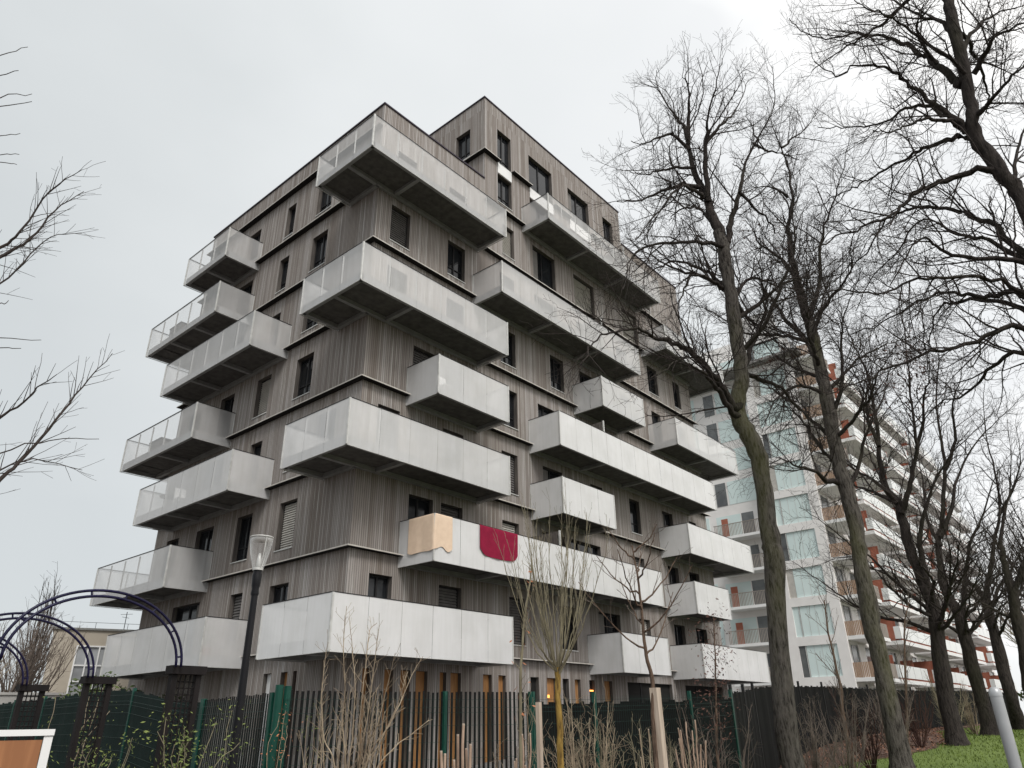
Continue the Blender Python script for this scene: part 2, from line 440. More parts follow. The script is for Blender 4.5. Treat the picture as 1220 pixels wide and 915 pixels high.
def window(fc, a, b_, z0, z1, kind, off):
    fr = MB()
    # reveal boards (material 0), frame bars (1)
    f0, f1 = off(z0)-.002, off(z1)-.002
    fr.quad(fc.P(a, z0, f0), fc.P(a, z1, f1), fc.P(a, z1, REC), fc.P(a, z0, REC), 0)
    fr.quad(fc.P(b_, z0, f0), fc.P(b_, z1, f1), fc.P(b_, z1, REC), fc.P(b_, z0, REC), 0)
    fr.quad(fc.P(a, z1, f1), fc.P(b_, z1, f1), fc.P(b_, z1, REC), fc.P(a, z1, REC), 0)
    fr.quad(fc.P(a, z0, f0), fc.P(b_, z0, f0), fc.P(b_, z0, REC), fc.P(a, z0, REC), 0)
    def fbox(mb, u0, u1, c, d, o0, o1, m):
        p = fc.P(u0, c, o0); q = fc.P(u1, d, o1)
        mb.box(min(p[0],q[0]), min(p[1],q[1]), c, max(p[0],q[0]), max(p[1],q[1]), d, m)
    T = .055; o0, o1 = REC+.005, REC+.06
    fbox(fr, a+.002, a+T, z0+.002, z1-.002, o0, o1, 1); fbox(fr, b_-T, b_-.002, z0+.002, z1-.002, o0, o1, 1)
    fbox(fr, a+T, b_-T, z0+.002, z0+T, o0, o1, 1); fbox(fr, a+T, b_-T, z1-T, z1-.002, o0, o1, 1)
    w = b_-a
    if kind in ('glass', 'door', 'bright'):
        n = 2 if w > .95 else 1
        if w > 2.2: n = 3
        for k in range(1, n):
            u = a+w*k/n; fbox(fr, u-.035, u+.035, z0+T, z1-T, o0, o1+.004, 1)
        if z1-z0 > 1.4 and kind == 'glass': fbox(fr, a+T, b_-T, z0+.5, z0+.54, o0, o1-.005, 1)
    W_ = fr.build('window', [M['reveal'], M['metal_dark']], block)
    pn = MB(); p = fc.P(a+T, z0+T, REC+.02); q = fc.P(b_-T, z1-T, REC+.02)
    pn.quad(fc.P(a+T-.01, z0+T-.01, REC+.02), fc.P(b_-T+.01, z0+T-.01, REC+.02), fc.P(b_-T+.01, z1-T+.01, REC+.02), fc.P(a+T-.01, z1-T+.01, REC+.02))
    if kind in ('glass', 'door', 'bright', 'spandrel'):
        pn.build('pane', M['pane_bright'] if kind == 'bright' else M['pane'], W_)
        if kind == 'door' and random.random() < .5:
            cu = MB(); u0 = a+T+.05; u1 = a+T+.05+w*random.uniform(.2, .4)
            k = 8
            for i in range(k):
                x0 = u0+(u1-u0)*i/k; x1 = u0+(u1-u0)*(i+1)/k; d0 = .028+.012*(i % 2); d1 = .028+.012*((i+1) % 2)
                cu.quad(fc.P(x0, z0+T, REC+d0), fc.P(x1, z0+T, REC+d1), fc.P(x1, z1-T, REC+d1), fc.P(x0, z1-T, REC+d0))
            cu.build('curtain', plain('curtain_cloth', (.2,.19,.18), None, 4, .9) if 'cur' not in M else M['cur'], W_)
    else:
        low = z0+T
        if kind == 'half': low = z0+(z1-z0)*.45
        mt = {'blind': 'blind', 'half': 'blind', 'louvre': 'blind_dark'}[kind]
        sl = MB(); z = low; st = .085 if kind != 'louvre' else .10
        while z < z1-T:
            zt = min(z+st*.86, z1-T)
            # tilted slat
            sl.quad(fc.P(a+T, z, REC+.085), fc.P(b_-T, z, REC+.085), fc.P(b_-T, zt, REC+.045), fc.P(a+T, zt, REC+.045))
            sl.quad(fc.P(a+T, z, REC+.085), fc.P(b_-T, z, REC+.085), fc.P(b_-T, z-.004, REC+.04), fc.P(a+T, z-.004, REC+.04))
            z += st
        sl.build('blind' if kind != 'louvre' else 'louvre', M[mt], W_)
        pn.build('pane', M['pane'] if kind != 'louvre' else M['dark_void'], W_)
    si = MB(); fbox(si, a-.02, b_+.02, z0-.045, z0-.01, f0-.06, f0+.035, 0)
    si.build('sill', M['metal_light'], W_)

FR = Facade('R', YR, True, True); FL = Facade('L', XL, True, False); FT = Facade('L', 20.05, True, False)
g, d_, b2, lv_, br = 'glass', 'door', 'blind', 'louvre', 'bright'
def std(i, *ws):
    """(from, to, kind) -> holes: doors reach the floor, windows keep a sill"""
    out = []
    for a, b_, k in ws:
        z0 = lev(i)+(.5 if k[-1] != '0' else .06); out.append((a, b_, z0, lev(i)+2.2, k.rstrip('0')))
    return out
right = {
 0: std(0, (14.7,15.65,g), (17.75,18.85,lv_), (21.45,22.35,lv_), (24.6,25.7,g), (27.4,29.1,'door0'), (30.75,31.7,b2), (34,35.1,'door0'), (36.3,37.5,'door0')),
 1: std(1, (16.2,17.35,'door0'), (17.75,18.85,'louvre0'), (21.1,22.1,b2), (23.6,25.2,'door0'), (25.6,27.9,'door0'), (30.75,31.7,lv_), (34,35.1,'door0'), (36.3,37.4,'door0')),
 2: std(2, (14.6,15.6,g), (17.75,18.85,'door0'), (21.1,22.1,lv_), (23.8,25.2,'door0'), (27.4,28.4,g), (30.75,31.7,g), (34,35.1,'door0'), (37,37.8,g)),
 3: std(3, (16.1,17.35,'louvre0'), (17.75,18.85,'door0'), (21.1,22.15,g), (23.6,24.8,'door0'), (27.05,29,'door0'), (30.75,31.7,g), (34,35.1,'door0'), (37,37.8,g)),
 4: std(4, (14.6,15.6,g), (17.75,18.85,'door0'), (21.1,22.1,g), (24.65,25.7,g), (27.05,28.3,'door0'), (30.75,31.7,g), (34,35,'door0'), (37,37.8,g)),
 5: std(5, (14.6,15.6,lv_), (17.75,18.8,g), (21.1,22.1,g), (23.6,25.4,'door0'), (27.05,28.9,'door0'), (30.75,31.7,g), (34,35.1,g), (37,37.8,g)),
 6: std(6, (14.7,15.8,'door0'), (17.75,18.9,'door0'), (21.3,22.15,b2), (23.6,25.4,'door0'), (27.05,28.9,'blind0'), (31.7,33.3,'blind0'), (36,37,'door0')),
 7: [(21,22.05,lev(7)+.5,lev(7)+2.2,g), (23.5,25.5,lev(7)+.06,lev(7)+2.2,'door'), (27,29,lev(7)+.06,lev(7)+2.2,'bright'), (30.75,31.7,lev(7)+.06,lev(7)+2.2,'door'), (34.2,35.2,lev(7)+.5,lev(7)+2.2,g)],
 8: [(21,22.05,lev(8)+.0,lev(8)+2.2,g), (23.5,25.5,lev(8)+.0,lev(8)+2.2,'door'), (27,29,lev(8)+.0,lev(8)+2.2,'door'), (30.5,31.5,lev(8)+.5,lev(8)+2.2,g)],
}
left = {
 0: std(0, (21.65,22.75,g), (24.5,25.3,lv_), (27.5,29.6,'door0')),
 1: std(1, (21.7,22.75,b2), (24.55,25.6,g), (27.35,28.7,'door0'), (30.2,31.2,g)),
 2: std(2, (19.9,21,'door0'), (22.2,22.8,g), (24.6,25.4,g), (27.4,29,'door0')),
 3: std(3, (21.7,22.8,g), (24.6,25.6,b2), (27.4,28.5,'door0'), (30.2,31.2,g)),
 4: std(4, (21.7,22.75,g), (24.55,25.2,g), (27.4,28.6,'door0')),
 5: std(5, (21.7,22.75,g), (24.5,25.2,g), (27.4,28.6,'door0'), (30.2,31.2,g)),
 6: std(6, (21.7,22.75,g), (24.5,25.15,g), (27.4,28.4,g)),
}
wallR, wallL, wallT, sofR = MB(), MB(), MB(), MB()
allw = []
def run(fc, mb, L, top, u0, u1, ws):
    off = wall_band(fc, mb, sofR, L, top, u0, u1, ws)
    for w in ws: allw.append((fc, *w, off))
for i in range(9):
    L = lev(i); L2 = lev(i+1)
    if i <= 5: run(FR, wallR, L, L2, XL, XE, right[i]); run(FL, wallL, L, L2, YR, YB, left[i])
    elif i == 6:
        # the low corner volume stops one storey short, with a parapet
        fa = Facade('R', YR, True, False); fb = Facade('R', YR, False, True)
        run(fa, wallR, L, 25.32, XL, 20.05, [w for w in right[6] if w[0] < 20])
        run(fb, wallR, L, L2, 20.05, XE, [w for w in right[6] if w[0] > 20])
        run(FL, wallL, L, 25.32, YR, YB, left[6])
    elif i == 7:
        run(Facade('R', YR, False, False), wallR, L, L2, 20.05, 32.4, [w for w in right[7] if w[0] < 32])
        run(Facade('R', YR, False, True), wallR, L, 28.22, 32.4, XE, [w for w in right[7] if w[0] > 32])
        off = wall_band(FT, wallT, sofR, 25.0, L2, YR, YB, [], flat=True)
    else:
        run(Facade('R', YR, True, True), wallR, L, 30.62, 20.05, 32.4, right[8])
        run(FT, wallT, L, 30.62, YR, YB, [(19.5,20.5,L+.35,L+2.15,'glass'), (23.5,24.5,L+.35,L+2.15,'glass')])
# parapet ledge on the left facade
wall_band(Facade('L', XL, False, False), MB(), sofR, lev(7), lev(7)+.02, YR, YB, [])
# ground storey: plywood doors in tall openings
gd_r = [(14.7,15.0),(15.55,15.9),(16.2,16.6),(16.85,17.35),(17.9,18.2),(18.4,18.9),(20.0,20.45),(20.8,21.2)]
gd_r2 = [(22.6,23.1),(23.6,24.2),(24.6,25.0),(25.4,25.8),(26.4,26.8),(27.5,28.1)]
gd_l = [(22.05,22.5),(21.15,21.5),(20.65,20.85)]
wr = [(a, b_, .4, 3.2, 'o') for a, b_ in gd_r+gd_r2]+[(29.3,33.2,2.2,3.2,'v'), (34.5,38.5,.5,3.2,'v')]
wl = [(a, b_, .4, 3.2, 'o') for a, b_ in gd_l]
wall_band(FR, wallR, sofR, -.6, H0, XL, XE, wr, flat=True)
wall_band(FL, wallL, sofR, -.6, H0, YR, YB, wl, flat=True)
k = 0
for fc, ws in ((FR, wr), (FL, wl)):
    for a, b_, z0, z1, kd in ws:
        mb = MB()
        for q in ((a, a), (b_, b_)): mb.quad(fc.P(q[0], z0, 0), fc.P(q[0], z1, 0), fc.P(q[0], z1, -.16), fc.P(q[0], z0, -.16), 1)
        mb.quad(fc.P(a, z1, 0), fc.P(b_, z1, 0), fc.P(b_, z1, -.16), fc.P(a, z1, -.16), 1)
        mb.quad(fc.P(a, z0, -.15), fc.P(b_, z0, -.15), fc.P(b_, z1, -.15), fc.P(a, z1, -.15), 0)
        lit = fc is FR and kd == 'o' and a > 22
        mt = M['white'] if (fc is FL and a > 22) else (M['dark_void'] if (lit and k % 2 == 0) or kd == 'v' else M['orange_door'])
        dr = mb.build('door_panel', [mt, M['reveal']], block); k += 1
        if kd == 'v':
            n = int((b_-a)/1.1); bb = MB()
            for i in range(1, n): u = a+(b_-a)*i/n; p = fc.P(u, z0, -.14); bb.box(p[0]-.04, p[1]-.02, z0, p[0]+.04, p[1]+.03, z1)
            bb.build('door_frame', M['metal_dark'], dr)
lt = MB(); lt.box(26.5, YR+.06, 2.78, 26.75, YR+.12, 2.83); lt.box(23.7, YR+.06, 2.5, 23.8, YR+.1, 2.6); lt.build('ceiling_lamp', M['glow'], block)
# rear and end walls, roofs, copings
wallE, wallB = MB(), MB()
wallE.quad((XE, YR, -.6), (XE, YB, -.6), (XE, YB, 28.22), (XE, YR, 28.22))
wallE.quad((32.4, YR, 28.2), (32.4, YB, 28.2), (32.4, YB, 30.62), (32.4, YR, 30.62))
wallB.quad((XL, YB, -.6), (XE, YB, -.6), (XE, YB, 25.32), (XL, YB, 25.32))
wallB.quad((20.05, YB, 25.32), (XE, YB, 25.32), (XE, YB, 28.22), (20.05, YB, 28.22))
wallB.quad((20.05, YB, 28.22), (32.4, YB, 28.22), (32.4, YB, 30.62), (20.05, YB, 30.62))
wallE.build('end_wall', M['wood_y'], block); wallB.build('rear_wall', M['wood_x'], block); wallR.build('front_wall', M['wood_x'], block); wallL.build('side_wall', M['wood_y'], block); wallT.build('tower_wall', M['wood_y'], block)
rf = MB()
rf.box(XL+.05, YR+.05, 24.9, 20.04, YB-.05, 25.0); rf.box(20.1, YR+.05, 30.2, 32.35, YB-.05, 30.3); rf.box(32.45, YR+.05, 27.8, XE-.05, YB-.05, 27.9)
roof = rf.build('roof', M['roof'], block)
cp = MB()
def coping(x0, y0, x1, y1, z):
    cp.box(x0-.05, y0-.05, z, x1+.05, y0+.2, z+.07); cp.box(x0-.05, y1-.2, z, x1+.05, y1+.05, z+.07)
    cp.box(x0-.05, y0+.2, z, x0+.2, y1-.2, z+.07); cp.box(x1-.2, y0+.2, z, x1+.05, y1-.2, z+.07)
coping(XL, YR, 19.99, YB, 25.32); coping(20.05, YR, 32.4, YB, 30.62); coping(32.46, YR, XE, YB, 28.22)
cp.build('coping', M['coping'], roof)
an = MB()
for x, y in ((37.2, 19.2), (37.9, 19.4)): an.tube([(x, y, 27.9), (x, y, 30.0)], .02, 5)
an.build('antenna', M['metal_dark'], roof)
# solid core so that no light leaks through the openings
for w in allw:
    fc, a, b_, z0, z1, kd, off = w
    window(fc, a, b_, z0, z1, kd, off)
# white spandrels between stacked tower windows
for a, b_ in ((21,22.05), (23.5,25.5), (27,29)):
    sp = MB(); sp.box(a+.002, YR-.03, lev(7)+2.25, b_-.002, YR-.008, lev(8)-.02)
    sp.build('spandrel_panel', M['white'], block)
for zz in (lev(7)+2.205,): pass

# ---- balconies: outline of the railing (from wall to wall), decks, kind of screen
XB, YBk = XL-1.683, YR-1.683
def balcony(i, rail, rects, op, beams=(), face_no=0):
    z = BZ0+FH*i; zt = z+1.512
    ring = MB(); fr = MB(); pn = MB(); dk = MB(); sf = MB()
    n = len(rail)
    for k in range(n-1):
        (x0, y0), (x1, y1) = rail[k], rail[k+1]
        dx, dy = x1-x0, y1-y0; L = math.hypot(dx, dy); ux, uy = dx/L, dy/L
        nx, ny = uy, -ux            # outward for our ordering (left to right seen from outside)
        def pt(s, o, zz): return (x0+ux*s+nx*o, y0+uy*s+ny*o, zz)
        # steel edge beam
        ring.bar(pt(.05, -.11, z+.155), pt(L-.05, -.11, z+.155), .12, .27)
        # sheets, one every 1.15 m with an open joint
        m = max(1, round(L/1.2)); w = L/m
        for j in range(m):
            a = pt(w*j+.006, 0, 0); b_ = pt(w*(j+1)-.006, 0, 0)
            pn.quad((a[0], a[1], z-.01), (b_[0], b_[1], z-.01), (b_[0], b_[1], zt), (a[0], a[1], zt))
            if j: fr.bar(pt(w*j, -.045, z+.3), pt(w*j, -.045, zt-.05), .05, .03, m=1, up=(ux, uy, 0))
            jx = pt(w*j, -.012, 0)
        fr.bar(pt(0, -.02, zt+.012), pt(L, -.02, zt+.012), .06, .022)
        fr.bar(pt(.0, -.012, z-.012), pt(L, -.012, z-.012), .03, .012, m=1)
        for e, nearw in ((0, k == 0), (L, k == n-2)):
            fr.bar(pt(e, -.01, z+.0), pt(e, -.01, zt), .045, .045, m=1, up=(ux, uy, 0))
    for (x0, y0, x1, y1) in rects:
        dk.box(x0+.06, y0+.06, z+.27, x1-.06 if x1 < XL-.01 or x1 > XL+.01 else x1, y1-.003 if abs(y1-YR) < .01 else y1-.06, z+.36)
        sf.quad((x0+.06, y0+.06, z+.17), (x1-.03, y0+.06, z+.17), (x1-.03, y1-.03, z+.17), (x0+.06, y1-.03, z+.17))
    for p, q in beams: ring.bar((p[0], p[1], z+.125), (q[0], q[1], z+.125), .15, .2)
    B_ = dk.build('balcony', M['slab'], block)
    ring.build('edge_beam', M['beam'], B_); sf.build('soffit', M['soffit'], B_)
    fr.build('railing_frame', [M['metal_dark'], M['metal_light']], B_); pn.build('railing_panel', M['perf'][op], B_)
    return B_, z
W2 = .09
def corner_balcony(i, x1, op):
    y1 = 20.25
    rail = [(XL, y1), (XB, y1), (XB, YBk), (x1, YBk), (x1, YR)]
    rects = [(XB, YBk, x1, YR), (XB, YR, XL, y1)]
    beams = [((XL-W2, YR-W2), (XL-W2, y1-.1)), ((XL-.16, YR-W2), (x1-.1, YR-W2)), ((XB+.1, YR-W2), (XL-.18, YR-W2)), ((XL+.75, YBk+.1), (XL+.75, YR-.18))]
    return balcony(i, rail, rects, op, beams)
def left_balcony(i, ya, yb, op):
    # seen from outside the facade runs right to left, so order the rail accordingly
    rail = [(XL, yb), (XB, yb), (XB, ya), (XL, ya)] if yb < YB else [(XL, yb), (XB, yb), (XB, ya), (XL, ya)]
    rects = [(XB, ya, XL, min(yb, YB))] + ([(XB, YB, XL+2, yb)] if yb > YB else [])
    if yb > YB: rail = [(XL+2, YB), (XL+2, yb), (XB, yb), (XB, ya), (XL, ya)]
    n = int((yb-ya)/3.2)+1
    beams = [((XL-W2, ya+.1), (XL-W2, yb-.1))]+[((XB+.1, ya+(yb-ya)*k/n), (XL-.18, ya+(yb-ya)*k/n)) for k in range(1, n)]
    return balcony(i, rail, rects, op, beams)
def front_balcony(i, xa, xb, op):
    wrap = xb > XE
    rail = [(xa, YR), (xa, YBk), (xb, YBk), (xb, YR)]
    rects = [(xa, YBk, xb, YR)]
    if wrap: rail = [(xa, YR), (xa, YBk), (xb, YBk), (xb, 21.0), (XE, 21.0)]; rects = [(xa, YBk, xb, YR), (XE, YR, xb, 21.0)]
    n = max(1, int((xb-xa)/3.4))
    beams = [((xa+.1, YR-W2), (min(xb, XE)-.1, YR-W2))]+[((xa+(xb-xa)*k/n, YBk+.1), (xa+(xb-xa)*k/n, YR-.18)) for k in range(1, n)]
    return balcony(i, rail, rects, op, beams)
corner_balcony(6, 19.62, 55); corner_balcony(4, 19.62, 66); corner_balcony(2, 19.62, 82); corner_balcony(0, 19.66, 93)
left_balcony(6, 27.03, 30.8, 55); left_balcony(5, 27.03, 33.47, 55); left_balcony(4, 23.55, 30.82, 66)
left_balcony(3, 27.07, 33.47, 55); left_balcony(2, 23.55, 30.85, 82); left_balcony(1, 27.1, 33.47, 66); left_balcony(0, 23.59, 31.0, 82)
front_balcony(3, 15.85, 19.62, 82); front_balcony(1, 15.87, 30.2, 93); front_balcony(5, 19.3, 30.16, 66)
front_balcony(7, 22.8, 33.34, 55); front_balcony(4, 26.4, 30.12, 82); front_balcony(3, 22.9, 37.11, 93)
front_balcony(2, 22.9, 26.69, 93); front_balcony(4, 33.45, 40.84, 82); front_balcony(2, 33.45, 40.88, 93)
front_balcony(1, 33.43, 37.11, 93); front_balcony(0, 26.46, 30.2, 93); front_balcony(0, 33.4, 40.84, 93); front_balcony(6, 33.45, 40.84, 66)
# timber privacy screens standing on balconies
def privacy(i, x, w=1.45, h=1.78):
    z = BZ0+FH*i+.36; mb = MB()
    for k in range(11): mb.box(x-.02, YR-.1-.12*(k+1)-.11+.1, z+.03, x+.02, YR-.1-.12*(k+1)+.1, z+h)
    mb.box(x-.035, YR-w-.12, z, x+.035, YR-w-.06, z+h+.03, 1)
    mb.build('privacy_screen', [M['reveal'], M['metal_light']], block)
for i, x in ((3, 26.5), (7, 29.9), (1, 22.75), (5, 27.0)): privacy(i, x)
# ------------------------------------------------------------------ things on the balconies
def deckz(i): return BZ0+FH*i+.36
# towels over the long railing of the second floor: draped cloth
def drape(name, mat, label, cat, path, z_top, drops, group=None, thick=.006):
    """path: list of (x,y) along the rail; cloth hangs outside by drops and inside a bit"""
    n = len(path); v = []; f = []; rows = 14
    zs = []
    for k, (x, y, nx, ny) in enumerate(path):
        dp = drops[k]
        for r in range(rows):
            t = r/(rows-1)
            if t < .25:   # inside part
                s = (t/.25); o = -.075; z = z_top-.42*(1-s)
                zz = z
            else:
                s = (t-.25)/.75; o = .034+.014*math.sin(k*.9)*s+.008*math.sin(k*2.1+1)*s
                zz = z_top-dp*s
            if abs(t-.25) < .05: o = .02; zz = z_top+.008
            v.append((x+nx*o, y+ny*o, zz))
    for k in range(n-1):
        for r in range(rows-1):
            a = k*rows+r; f.append((a, a+rows, a+rows+1, a+1))
    me = D.meshes.new(name); me.from_pydata(v, [], f); me.materials.append(mat)
    o = D.objects.new(name, me); COL.objects.link(o)
    sub = o.modifiers.new('soft', 'SUBSURF'); sub.levels = 2; sub.render_levels = 2; sub.boundary_smooth = 'PRESERVE_CORNERS'
    th = o.modifiers.new('thick', 'SOLIDIFY'); th.thickness = thick; th.offset = 0
    return tag(o, label, cat, group)
zt1 = BZ0+FH*1+1.512+.03
x0 = 15.87
pth = []; dr = []
for k in range(9):      # side part
    s = k/9; y = 18.02-(18.02-YBk)*s; pth.append((x0, y, -1, 0)); dr.append(1.22+.015*math.sin(k) if 0 < k else 1.17)
pth.append((x0-.012, YBk-.012, -.8, -.8)); dr.append(1.20)
for k in range(1, 8): pth.append((x0+.78*k/7, YBk, 0, -1)); dr.append([1.16,1.10,1.06,1.12,1.22,1.20,1.10][k-1])
drape('towel', M['towel_beige'], 'peach towel hung over the balcony corner beside the crimson blanket', 'towel', pth, zt1, dr)
pth = []; dr = []
nb = 20
for k in range(nb+1):
    x = 17.98+2.0*k/nb; pth.append((x, YBk, 0, -1))
    e = min(k, nb-k); dr.append(1.03-(.22 if e == 0 else .09 if e == 1 else .03 if e == 2 else 0)+.05*math.sin(PI*k/nb))
drape('blanket', M['towel_red'], 'crimson blanket draped over the white balcony front', 'blanket', pth, zt1, dr)

# bicycle on the top left balcony
def bicycle(x, y, z):
    t = thing('bicycle', 'dark bicycle standing on the topmost side balcony behind the mesh', 'bicycle', (x, y, z))
    for s in (-.52, .52):
        w = MB(); c = (x, y+s, z+.34)
        w.tube([(c[0], c[1]+.33*math.cos(a), c[2]+.33*math.sin(a)) for a in np.linspace(0, 2*PI, 25)], .016, 6, caps=False)
        for k in range(8):
            a = PI*k/8; w.bar((c[0], c[1]-.32*math.cos(a), c[2]-.32*math.sin(a)), (c[0], c[1]+.32*math.cos(a), c[2]+.32*math.sin(a)), .004, .004)
        w.build('wheel', M['metal_dark'], t)
    fr = MB(); A = (x, y-.52, z+.34); Bk = (x, y+.52, z+.34); bb = (x, y-.08, z+.3); st = (x, y-.25, z+.82); hd = (x, y+.36, z+.8)
    for p, q in ((A, bb), (A, st), (bb, st), (bb, hd), (st, hd), (hd, Bk)): fr.tube([p, q], .018, 6)
    fr.build('frame', M['metal_dark'], t)
    sd = MB(); sd.box(x-.07, y-.38, z+.88, x+.07, y-.14, z+.93); sd.build('saddle', M['metal_dark'], t)
    hb = MB(); hb.tube([(x-.28, y+.3, z+.98), (x, y+.36, z+.95), (x+.28, y+.3, z+.98)], .015, 6); hb.tube([hd, (x, y+.36, z+.96)], .015, 6); hb.build('handlebar', M['metal_dark'], t)
bicycle(12.75, 29.2, deckz(6))
def storage_box(x, y, i, label, sx=.55, sy=1.1, h=.75):
    z = deckz(i); mb = MB(); mb.box(x-sx/2, y-sy/2, z, x+sx/2, y+sy/2, z+h)
    t = thing('storage_box', label, 'storage box', (x, y, z)); mb.build('bin', M['blind_dark'], t)
    ld = MB(); ld.box(x-sx/2-.02, y-sy/2-.02, z+h+.003, x+sx/2+.02, y+sy/2+.02, z+h+.06); ld.box(x-.06, y-sy/2-.04, z+h-.04, x+.06, y-sy/2-.021, z+h+.03); ld.build('lid', M['metal_dark'], t)
storage_box(12.8, 31.6, 5, 'grey storage box on the side balcony just below the bicycle')
storage_box(12.8, 31.2, 3, 'low grey storage box on the side balcony four storeys up', h=.6)
def parasol_table(x, y, i):
    z = deckz(i); t = thing('round_table', 'small round dark table with pedestal on the side balcony above the lamp', 'table', (x, y, z))
    a = MB(); a.lathe((x, y, z+.72), [(0,0),(.38,0),(.38,.03),(0,.03)], 18); a.build('tabletop', M['metal_dark'], t)
    b_ = MB(); b_.tube([(x, y, z+.03), (x, y, z+.72)], .03, 8); b_.build('pedestal', M['metal_dark'], t)
    c = MB(); c.lathe((x, y, z), [(0,0),(.25,0),(.22,.03),(0,.04)], 16); c.build('base', M['metal_dark'], t)
parasol_table(12.9, 29.6, 2)
def chair(x, y, i, label):
    z = deckz(i); t = thing('balcony_chair', label, 'chair', (x, y, z))
    s = MB(); s.box(x-.22, y-.22, z+.42, x+.22, y+.22, z+.46); s.build('seat', M['white'], t)
    s = MB(); s.box(x-.22, y+.18, z+.5, x+.22, y+.22, z+.9); s.build('backrest', M['white'], t)
    for a in (-.2, .2):
        for c in (-.2, .2):
            l = MB(); l.tube([(x+a, y+c, z), (x+a, y+c, z+(.5 if c > 0 else .42))], .015, 6); l.build('leg', M['white'], t)
chair(12.9, 28.5, 2, 'white chair beside the small round table on a side balcony')
chair(16.9, 17.6, 3, 'white chair on the small front balcony under the corner balcony')
def pot_plant(x, y, i, label):
    z = deckz(i); t = thing('potted_plant', label, 'potted plant', (x, y, z))
    p = MB(); p.lathe((x, y, z), [(0,0),(.13,0),(.17,.3),(.15,.3),(.14,.26),(0,.26)], 14); p.build('pot', M['orange_panel'], t)
    l = MB()
    for k in range(90):
        a = random.uniform(0, 2*PI); r = random.uniform(.02, .3); h = random.uniform(.35, .95); s = random.uniform(.03, .06)
        c = Vector((x+r*math.cos(a), y+r*math.sin(a), z+h)); d = Vector((random.gauss(0,1), random.gauss(0,1), random.gauss(0,1))).normalized()*s; e = d.cross(Vector((random.gauss(0,1), random.gauss(0,1), .3))).normalized()*s*.5
        l.quad(tuple(c-d), tuple(c+e), tuple(c+d), tuple(c-e))
    for k in range(6):
        a = 2*PI*k/6; l.tube([(x, y, z+.25), (x+.2*math.cos(a), y+.2*math.sin(a), z+.8)], .006, 4)
    l.build('foliage', M['leaf_hedge'], t)
pot_plant(12.8, 24.4, 0, 'potted shrub behind the lowest side balcony screen')
pot_plant(28.9, 17.5, 4, 'potted plant on the small upper front balcony')

# ------------------------------------------------------------------ street lamp
def street_lamp(x, y):
    g = G(x, y); t = thing('street_lamp', 'black lamp post with a clear tapered lantern in front of the side facade', 'street lamp', (x, y, g))
    p = MB(); p.lathe((x, y, g), [(.10,0),(.10,.35),(.06,.42),(.05,.5),(.046,1.6),(.037,2.9),(.035,3.02)], 16); p.build('post', M['lamp_black'], t, True)
    c = MB(); c.lathe((x, y, g), [(.042,2.98),(.046,3.0),(.04,3.05),(.048,3.09),(.055,3.2),(.045,3.24),(.05,3.27)], 16); c.build('collar', M['lamp_black'], t, True)
    z = 3.26
    s = MB(); s.lathe((x, y, g+z), [(.055,0),(.057,.02),(.08,.10),(.108,.21),(.128,.32),(.13,.37),(.125,.385)], 24)
    L_ = s.build('lantern', M['lantern'], t, True)
    r = MB(); r.tube([(x+.128*math.cos(a), y+.128*math.sin(a), g+z+.38) for a in np.linspace(0, 2*PI, 25)], .009, 6, caps=False); r.lathe((x, y, g+z), [(.056,0),(.06,0),(.06,.03),(.056,.03)], 20)
    for k in range(3):
        a = 2*PI*k/3+.4; r.tube([(x+.057*math.cos(a), y+.057*math.sin(a), g+z+.02), (x+.109*math.cos(a), y+.109*math.sin(a), g+z+.21), (x+.13*math.cos(a), y+.13*math.sin(a), g+z+.37)], .006, 5)
    r.build('lantern_frame', M['metal_light'], L_)
    k = MB(); k.lathe((x, y, g+z), [(.02,.33),(.09,.335),(.115,.355),(.122,.378),(.09,.385),(0,.387)], 20); k.build('lamp_cap', M['white'], t, True)
    k = MB(); k.lathe((x, y, g+z), [(.015,.0),(.03,.05),(.025,.13),(.012,.2),(0,.2)], 14); k.build('reflector', M['metal_light'], L_, True)
street_lamp(4.55, 7.77)

# ------------------------------------------------------------------ pergola pillars and arches
def pillar(x, y, label):
    g = G(x, y); H = 2.0; t = thing('trellis_pillar', label, 'trellis pillar', (x, y, g), 'dark lattice pillars of the pergola')
    w = .10; dp = .03
    for a in (-1, 1):
        p = MB(); p.box(x+a*w-.022, y-dp, g, x+a*w+.022, y+dp, g+H); p.build('post', M['trellis'], t)
    l = MB()
    for k in range(5):
        u = -w+2*w*(k+.5)/5; l.box(x+u-.0045, y-.012, g+.1, x+u+.0045, y-.002, g+H)
    z = .12
    while z < H-.02: l.box(x-w+.02, y+.002, g+z, x+w-.02, y+.012, g+z+.009); z += .048
    l.build('lattice', M['trellis'], t)
    c = MB(); c.box(x-w-.042, y-dp-.03, g+H+.002, x+w+.042, y+dp+.03, g+H+.065); c.build('cap', M['trellis'], t)
words = ['nearest', 'middle', 'farthest']
for k, y in enumerate((6.12, 7.78, 9.45)):
    pillar(3.03, y-.07, '%s dark lattice pillar on the fence side of the pergola' % words[k])
    pillar(1.56, y-.07, '%s dark lattice pillar on the far side of the pergola path' % words[k])
    t = thing('pergola_arch', '%s navy steel arch of double tubes over the path' % words[k], 'arch', (2.2, y-.15, 2.08), 'navy pergola arches')
    for r, dz in ((0, 0), (.042, 0)):
        a = MB(); a.tube([(2.29+(.645-r)*math.cos(q), y-.16, 2.05+(.51-r)*math.sin(q)) for q in np.linspace(0, PI, 37)], .0105, 8); a.build('arch_tube', M['arch_steel'], t, True)
    for q in np.linspace(.15, PI-.15, 8):
        a = MB(); a.tube([(2.29+.645*math.cos(q), y-.16, 2.05+.51*math.sin(q)), (2.29+.603*math.cos(q), y-.16, 2.05+.468*math.sin(q))], .007, 6)
        a.build('rung', M['arch_steel'], t)
